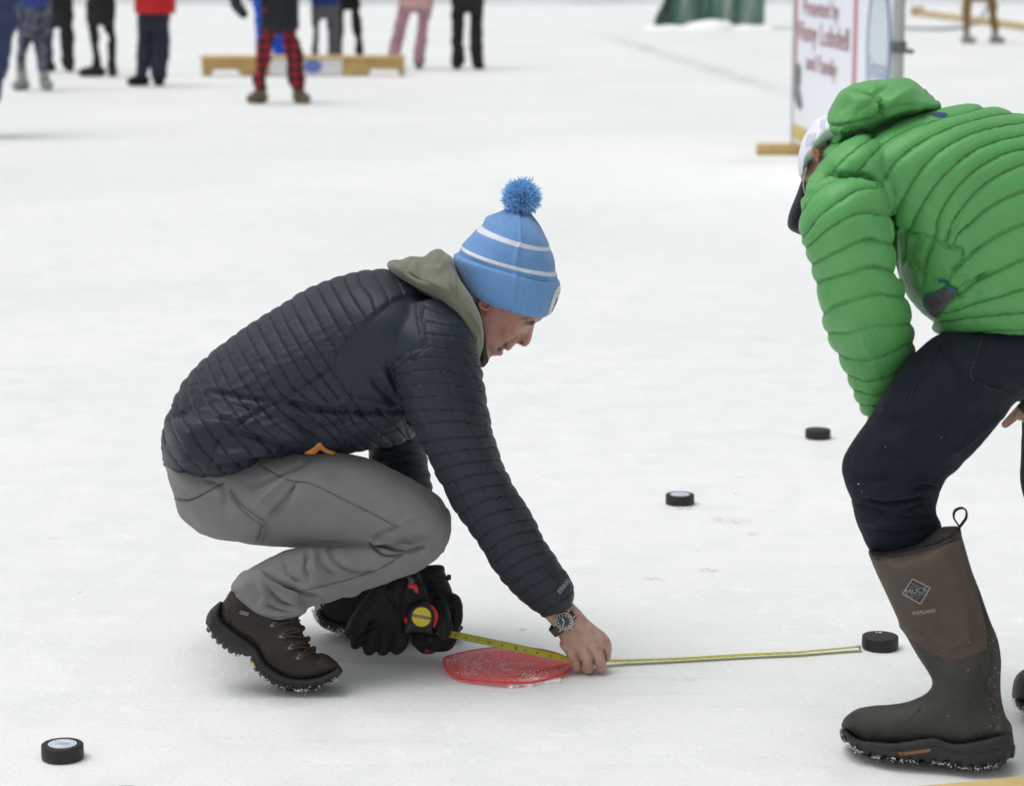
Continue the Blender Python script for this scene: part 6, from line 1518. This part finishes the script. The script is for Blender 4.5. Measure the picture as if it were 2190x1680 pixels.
# cut off at the left edge
bg_person('person in slate blue jeans cut off by the left edge of the photo', 18.4, [[(-130, -50, 48), (-126, -56, 120), (-120, -64, 200), (-116, -72, 285)], [(-48, 36, 48), (-40, 26, 100), (-38, 13, 155), (-46, 1, 200), (-66, -16, 250), (-84, -40, 285)]], (-128, 42, 0), cloth('slate_denim', (.025, .038, .095)), BK, BK, -60, (-136, 40), height=1.8)

# low wooden frame (goal) across the rink
Yb = 28.0
def XZ(u, v, Y=Yb):
    p = P(u, v, Y); return p.x, p.z
gx0, gx1 = XZ(403 + 90 * .32, 160)[0], XZ(403 + 1440 * .32, 160)[0]
fr_ = empty('hockey_goal', Vector(((gx0 + gx1) / 2, Yb, 0)), 'low pine goal frame with arched openings and a white printed panel, across the rink', 'goal frame')
hb = .235
def face(poly, Y0, th_k):
    V = [(x, Y0, z) for x, z in poly] + [(x, Y0 + th_k, z) for x, z in poly]; n = len(poly)
    F = [tuple(range(n)), tuple(range(2 * n - 1, n - 1, -1))] + [(i, i + n, (i + 1) % n + n, (i + 1) % n) for i in range(n)]
    return np.array(V), F
X = lambda a: XZ(403 + a * .32, 160)[0]
prof = [(X(90), 0), (X(90), hb - .04), (X(1440), hb - .04), (X(1440), 0), (X(1410), 0), (X(1400), .07), (X(1220), .08), (X(1200), 0), (X(350), 0), (X(330), .07), (X(170), .07), (X(150), 0)]
build('face_board', *face(prof, Yb, .04), M_WOODD, fr_, False)
build('top_board', *box(((gx0 + gx1) / 2, Yb + .10, hb - .02), (gx1 - gx0 + .02, .28, .038), bev=.004), M_WOOD, fr_)
for s_, xx in ((0, gx0 + .02), (1, gx1 - .02)):
    build('end_board', *box((xx, Yb + .14, (hb - .045) / 2), (.035, .19, hb - .045)), mat('grey_weathered_wood', (.12, .11, .10), .8), fr_)
pnl = build('white_panel', *box(((X(545) + X(1030)) / 2, Yb - .008, .115), (X(1030) - X(545), .008, .21)), M_WHITE, fr_, False)
build('new_board', *box(((X(1034) + X(1205)) / 2, Yb - .01, .095), (X(1205) - X(1034), .012, .18)), mat('fresh_pine', (.52, .36, .14), .7, .15, 10), fr_, False)
lv = []
for k in range(22):
    a = k * 2 * math.pi / 22; r = .098 if k % 2 else .062
    lv.append((X(832) + r * 1.35 * math.cos(a), .115 + r * .92 * math.sin(a)))
build('emblem', *face(lv, Yb - .018, .006), mat('blue_leaf', (.04, .12, .48), .5), pnl, False)
build('emblem_lettering', *xf(text_geo('LEAFS', .045), Matrix.Translation((X(832), Yb - .021, .115)) @ Matrix.Rotation(math.pi / 2, 4, 'X')), M_WHITE, pnl)

# banner on posts, running away from the camera
def bx(Y): return 2.06 + .045 * (17.3 - Y)
Y1, Y2 = 17.5, 14.05
nb = empty('banner_stand', Vector((bx(16), 16, 0)), 'white printed banner stretched between grey posts on wooden feet, behind the green hood', 'banner')
nrm = Vector((-1, .045 * -1, 0)).normalized()
dirn = Vector((bx(Y2) - bx(Y1), Y2 - Y1, 0)).normalized()
Lb = (Vector((bx(Y2), Y2, 0)) - Vector((bx(Y1), Y1, 0))).length
Mb = Matrix((dirn, Vector((0, 0, 1)), dirn.cross(Vector((0, 0, 1))))).transposed().to_4x4(); Mb.translation = Vector((bx(Y1), Y1, 0))
if Mb.to_3x3() @ Vector((0, 0, 1)) @ Vector((1, 0, 0)) > 0: pass
sgn = -1 if (Mb.to_3x3() @ Vector((0, 0, 1))).x > 0 else 1
pan = build('panel', *xf(box((Lb / 2, 1.05, 0), (Lb, 1.95, .012)), Mb), mat('banner_vinyl', (.86, .88, .95), .5, .03), nb, False)
def ub(u):   # photo column -> distance along the banner
    k = (u - 1095) / FP; Y = (2.06 + .045 * 17.3) / (k + .045); return (Vector((bx(Y), Y, 0)) - Vector((bx(Y1), Y1, 0))).length
def stripe(nm, s0, s1, z0, z1, m_, lift=.008): return build(nm, *xf(box(((s0 + s1) / 2, (z0 + z1) / 2, sgn * lift), (s1 - s0, z1 - z0, .003)), Mb), m_, pan, False)
PINK = mat('pink_red_print', (.52, .22, .25), .5, .05); MAR = mat('maroon_print', (.34, .10, .10), .5, .05)
stripe('border', ub(1690), ub(1697), .5, 2.0, PINK); stripe('border', ub(1820), ub(1828), .35, 2.0, PINK)
stripe('yellow_band', .02, ub(1780), .10, .205, mat('yellow_print', (.62, .50, .12), .5, .05))
def btext(s, s0, s1, z, size):
    V, F = text_geo(s, size, 0, 1.0, 0, .0); w0 = V[:, 0].max() - V[:, 0].min(); V = V.copy(); V[:, 0] *= (s1 - s0) / w0
    M = Mb @ Matrix.Translation(((s0 + s1) / 2, z, sgn * .011))
    return xf((V, F), M)
def zb(u, v):
    k = (u - 1095) / FP; Y = (2.06 + .045 * 17.3) / (k + .045); return P(u, v, Y).z
build('lettering', *merge(btext('Presented by', ub(1713), ub(1788), zb(1750, 21), .17), btext('Vinny Lobdell', ub(1702), ub(1812), zb(1757, 78), .21), btext('and Family', ub(1721), ub(1787), zb(1755, 142), .17)), MAR, pan)
sh_ = [(1699, 140), (1706, 135), (1711, 146), (1711, 170), (1708, 190), (1714, 215), (1716, 232), (1708, 235), (1702, 222), (1697, 205), (1693, 185), (1694, 160)]
Vs_ = np.array([(ub(u_), zb(u_, v_), sgn * .011) for u_, v_ in sh_]); build('printed_figure', *xf((Vs_, [tuple(range(len(Vs_)))]), Mb), mat('grey_print', (.16, .17, .18), .5), pan, False)
th = np.linspace(0, 2 * np.pi, 40, endpoint=False)
ec = (ub(1874), zb(1874, 105)); rx, rz = (ub(1900) - ub(1849)) / 2, .46
Vr = np.vstack([np.stack([ec[0] + rx * k * np.cos(th), ec[1] + rz * k * np.sin(th), np.full(40, sgn * .011)], 1) for k in (1.0, .86)])
build('oval_border', *xf((Vr, grid_faces(2, 40)), Mb), mat('blue_print', (.18, .25, .46), .5), pan)
Vr = np.stack([ec[0] + rx * .84 * np.cos(th), ec[1] + rz * .84 * np.sin(th), np.full(40, sgn * .0105)], 1)
build('oval_field', *xf((Vr, [tuple(range(40))]), Mb), mat('pale_print', (.62, .70, .76), .5), pan)
build('oval_lettering', *merge(btext('Syracuse', ub(1857), ub(1893), zb(1878, 148), .17)), mat('blue_print_dark', (.10, .15, .38), .5), pan)
pm = mat('galvanised_post', (.42, .43, .43), .5, .1, 20, 0, metal=.3)
q1 = Vector((bx(Y1) - .0, Y1 + .04, 0)); q2 = G(1921, 400); q2 = Vector((bx(Y2) + .032, Y2 - .04, 0))
build('post', *tube([q1, q1 + Vector((0, 0, 2.1))], [.018, .018], 6, 12), pm, nb)
build('post', *tube([q2, q2 + Vector((0, 0, 2.1))], [.034, .034], 6, 14), pm, nb)
build('clamp', *merge(box(q2 + Vector((.0, 0, VH(0, 1) * 0 + P(1921, 100, Y2).z)), (.085, .085, .07), bev=.01), tube([q2 + Vector((0, 0, P(1921, 108, Y2).z)), q2 + Vector((.08, 0, P(1921, 110, Y2).z))], [.014, .014], 4, 8)), mat('dark_clamp', (.10, .13, .12), .5), nb)
f1 = G(1618, 326); f2 = Vector((q1.x + .15, q1.y, 0))
for qa, LL in ((Vector((G(1672, 331).x + .05, G(1672, 331).y, 0)), .36), (q2, .7)):
    build('wooden_foot', *box((qa.x - .02 if qa is q2 else qa.x - .05, qa.y, .04), (LL, .10, .078), bev=.005), M_WOODD, nb)

# green tarpaulin with folds, right of centre at the top
Yg = 44.6
def tarp():
    U = np.linspace(1401, 1630, 120); hs = np.linspace(0, 1.9, 14); V = []
    k = (U - 1401) / 229
    fold = .05 * np.sin(k * 2 * np.pi * 4.2 + .6) + .02 * np.sin(k * 2 * np.pi * 9)
    bot = np.interp(U, [1401, 1425, 1440, 1460, 1500, 1520, 1560, 1580, 1610, 1630], [.06, .08, .02, .0, .02, .16, .16, .0, 0, 0])
    for h in hs:
        hh = bot + (1.9 - bot) * h / 1.9
        left = 1401 + 24 * smooth01(np.array([h / .55]))[0]
        uu = left + (1630 - left) * k
        x = (uu - 1095) / FP * Yg
        V.append(np.stack([x, Yg + fold * (1 - .3 * h / 1.9), hh], 1))
    Vf = np.vstack(V); Vb = Vf + np.array([0, 1.1, 0]); n = 120
    F = grid_faces(14, n, False); o = len(Vf); F += [tuple(i + o for i in reversed(f)) for f in F]
    for i in range(13): F += [(i * n, (i + 1) * n, (i + 1) * n + o, i * n + o), (i * n + n - 1, i * n + n - 1 + o, (i + 1) * n + n - 1 + o, (i + 1) * n + n - 1)]
    for j in range(n - 1): F.append((13 * n + j, 13 * n + j + 1, 13 * n + j + 1 + o, 13 * n + j + o))
    m = cloth('green_tarpaulin', (.018, .075, .055), .5, .3)
    N = m.node_tree.nodes; L = m.node_tree.links; b = N['Principled BSDF']
    tc = N.new('ShaderNodeTexCoord'); mp = N.new('ShaderNodeMapping'); mp.inputs['Scale'].default_value = (3.6, .1, .35); L.new(tc.outputs['Object'], mp.inputs[0])
    n_ = N.new('ShaderNodeTexNoise'); n_.inputs['Scale'].default_value = 1.0; n_.inputs['Detail'].default_value = 2; L.new(mp.outputs[0], n_.inputs['Vector'])
    cr = N.new('ShaderNodeValToRGB')
    for i, (p_, c_) in enumerate(((.35, (.022, .050, .042)), (.46, (.035, .115, .085)), (.55, (.085, .20, .16)), (.66, (.28, .34, .29)))):
        e = cr.color_ramp.elements[i] if i < 2 else cr.color_ramp.elements.new(p_)
        e.position = p_; e.color = (*c_, 1)
    L.new(n_.outputs['Fac'], cr.inputs[0]); L.new(cr.outputs[0], b.inputs['Base Color'])
    tag(build('green_tarpaulin', Vf if 0 else np.vstack([Vf, Vb]), F, m), 'dark green sheeting with pale streaks standing at the edge of the snow', 'tarpaulin')
tarp()
# snow drifted against it
gv2 = []
bm_pts = [(P(u_, 0, Yg - .25).x, Yg - .35 + RNG.uniform(-.1, .1), 0) for u_ in np.linspace(1395, 1640, 26)]
sb = [sphere((x_, y_, -.05 + .0 * i), RNG.uniform(.10, .22) * (1.3 if 9 < i < 17 else .8), 8, 12, (1.6, 1.6, .9)) for i, (x_, y_, z_) in enumerate(bm_pts)]
sbm = fuse(sb, .04, 6)
o = mesh_obj('snow_bank', sbm, M_SNOW); tag(o, 'low heap of snow drifted against the green sheeting', 'snow', kind='stuff')

# timber beam and hose behind the khaki trousers
a, b = G(1962, 34), G(2240, 72)
be = empty('timber_beam', a, 'long pale timber beam lying on the ice in the upper right corner', 'timber')
d = (b - a).normalized(); Rm = Matrix.Rotation(math.atan2(d.y, d.x), 3, 'Z'); mid_ = (a + b) / 2
build('beam', *box((mid_.x, mid_.y, .065), ((b - a).length, .14, .13), Rm, bev=.006), mat('pale_timber', (.55, .42, .24), .8, .15, 3), be)
build('end_block', *box((a.x, a.y, .095), (.30, .25, .19), Rm, bev=.006), mat('pale_timber_end', (.48, .34, .15), .8, .15, 3), be)
hp_ = [G(1925, 60, .03), G(1980, 62, .03), G(2030, 61, .03), G(2070, 55, .03), G(2095, 40, .03), G(2110, 15, .03)]
tag(build('hose', *tube(hp_, [.035] * 6, 60, 8), mat('grey_hose', (.38, .40, .45), .6)), 'pale grey hose curving over the ice by the khaki trousers', 'hose')

# white boards right across the far end
rb = empty('rink_boards', Vector((0, 64, 0)), 'low white boards closing the far end of the rink', 'boards')
build('board_wall', *box((0, 64, .55), (70, .10, 1.1)), mat('board_white', (.86, .87, .92), .5, .06, .5), rb, False)
build('kick_strip', *box((0, 63.93, .10), (70, .03, .2)), mat('board_kick', (.86, .86, .90), .5, .15, .6), rb, False)
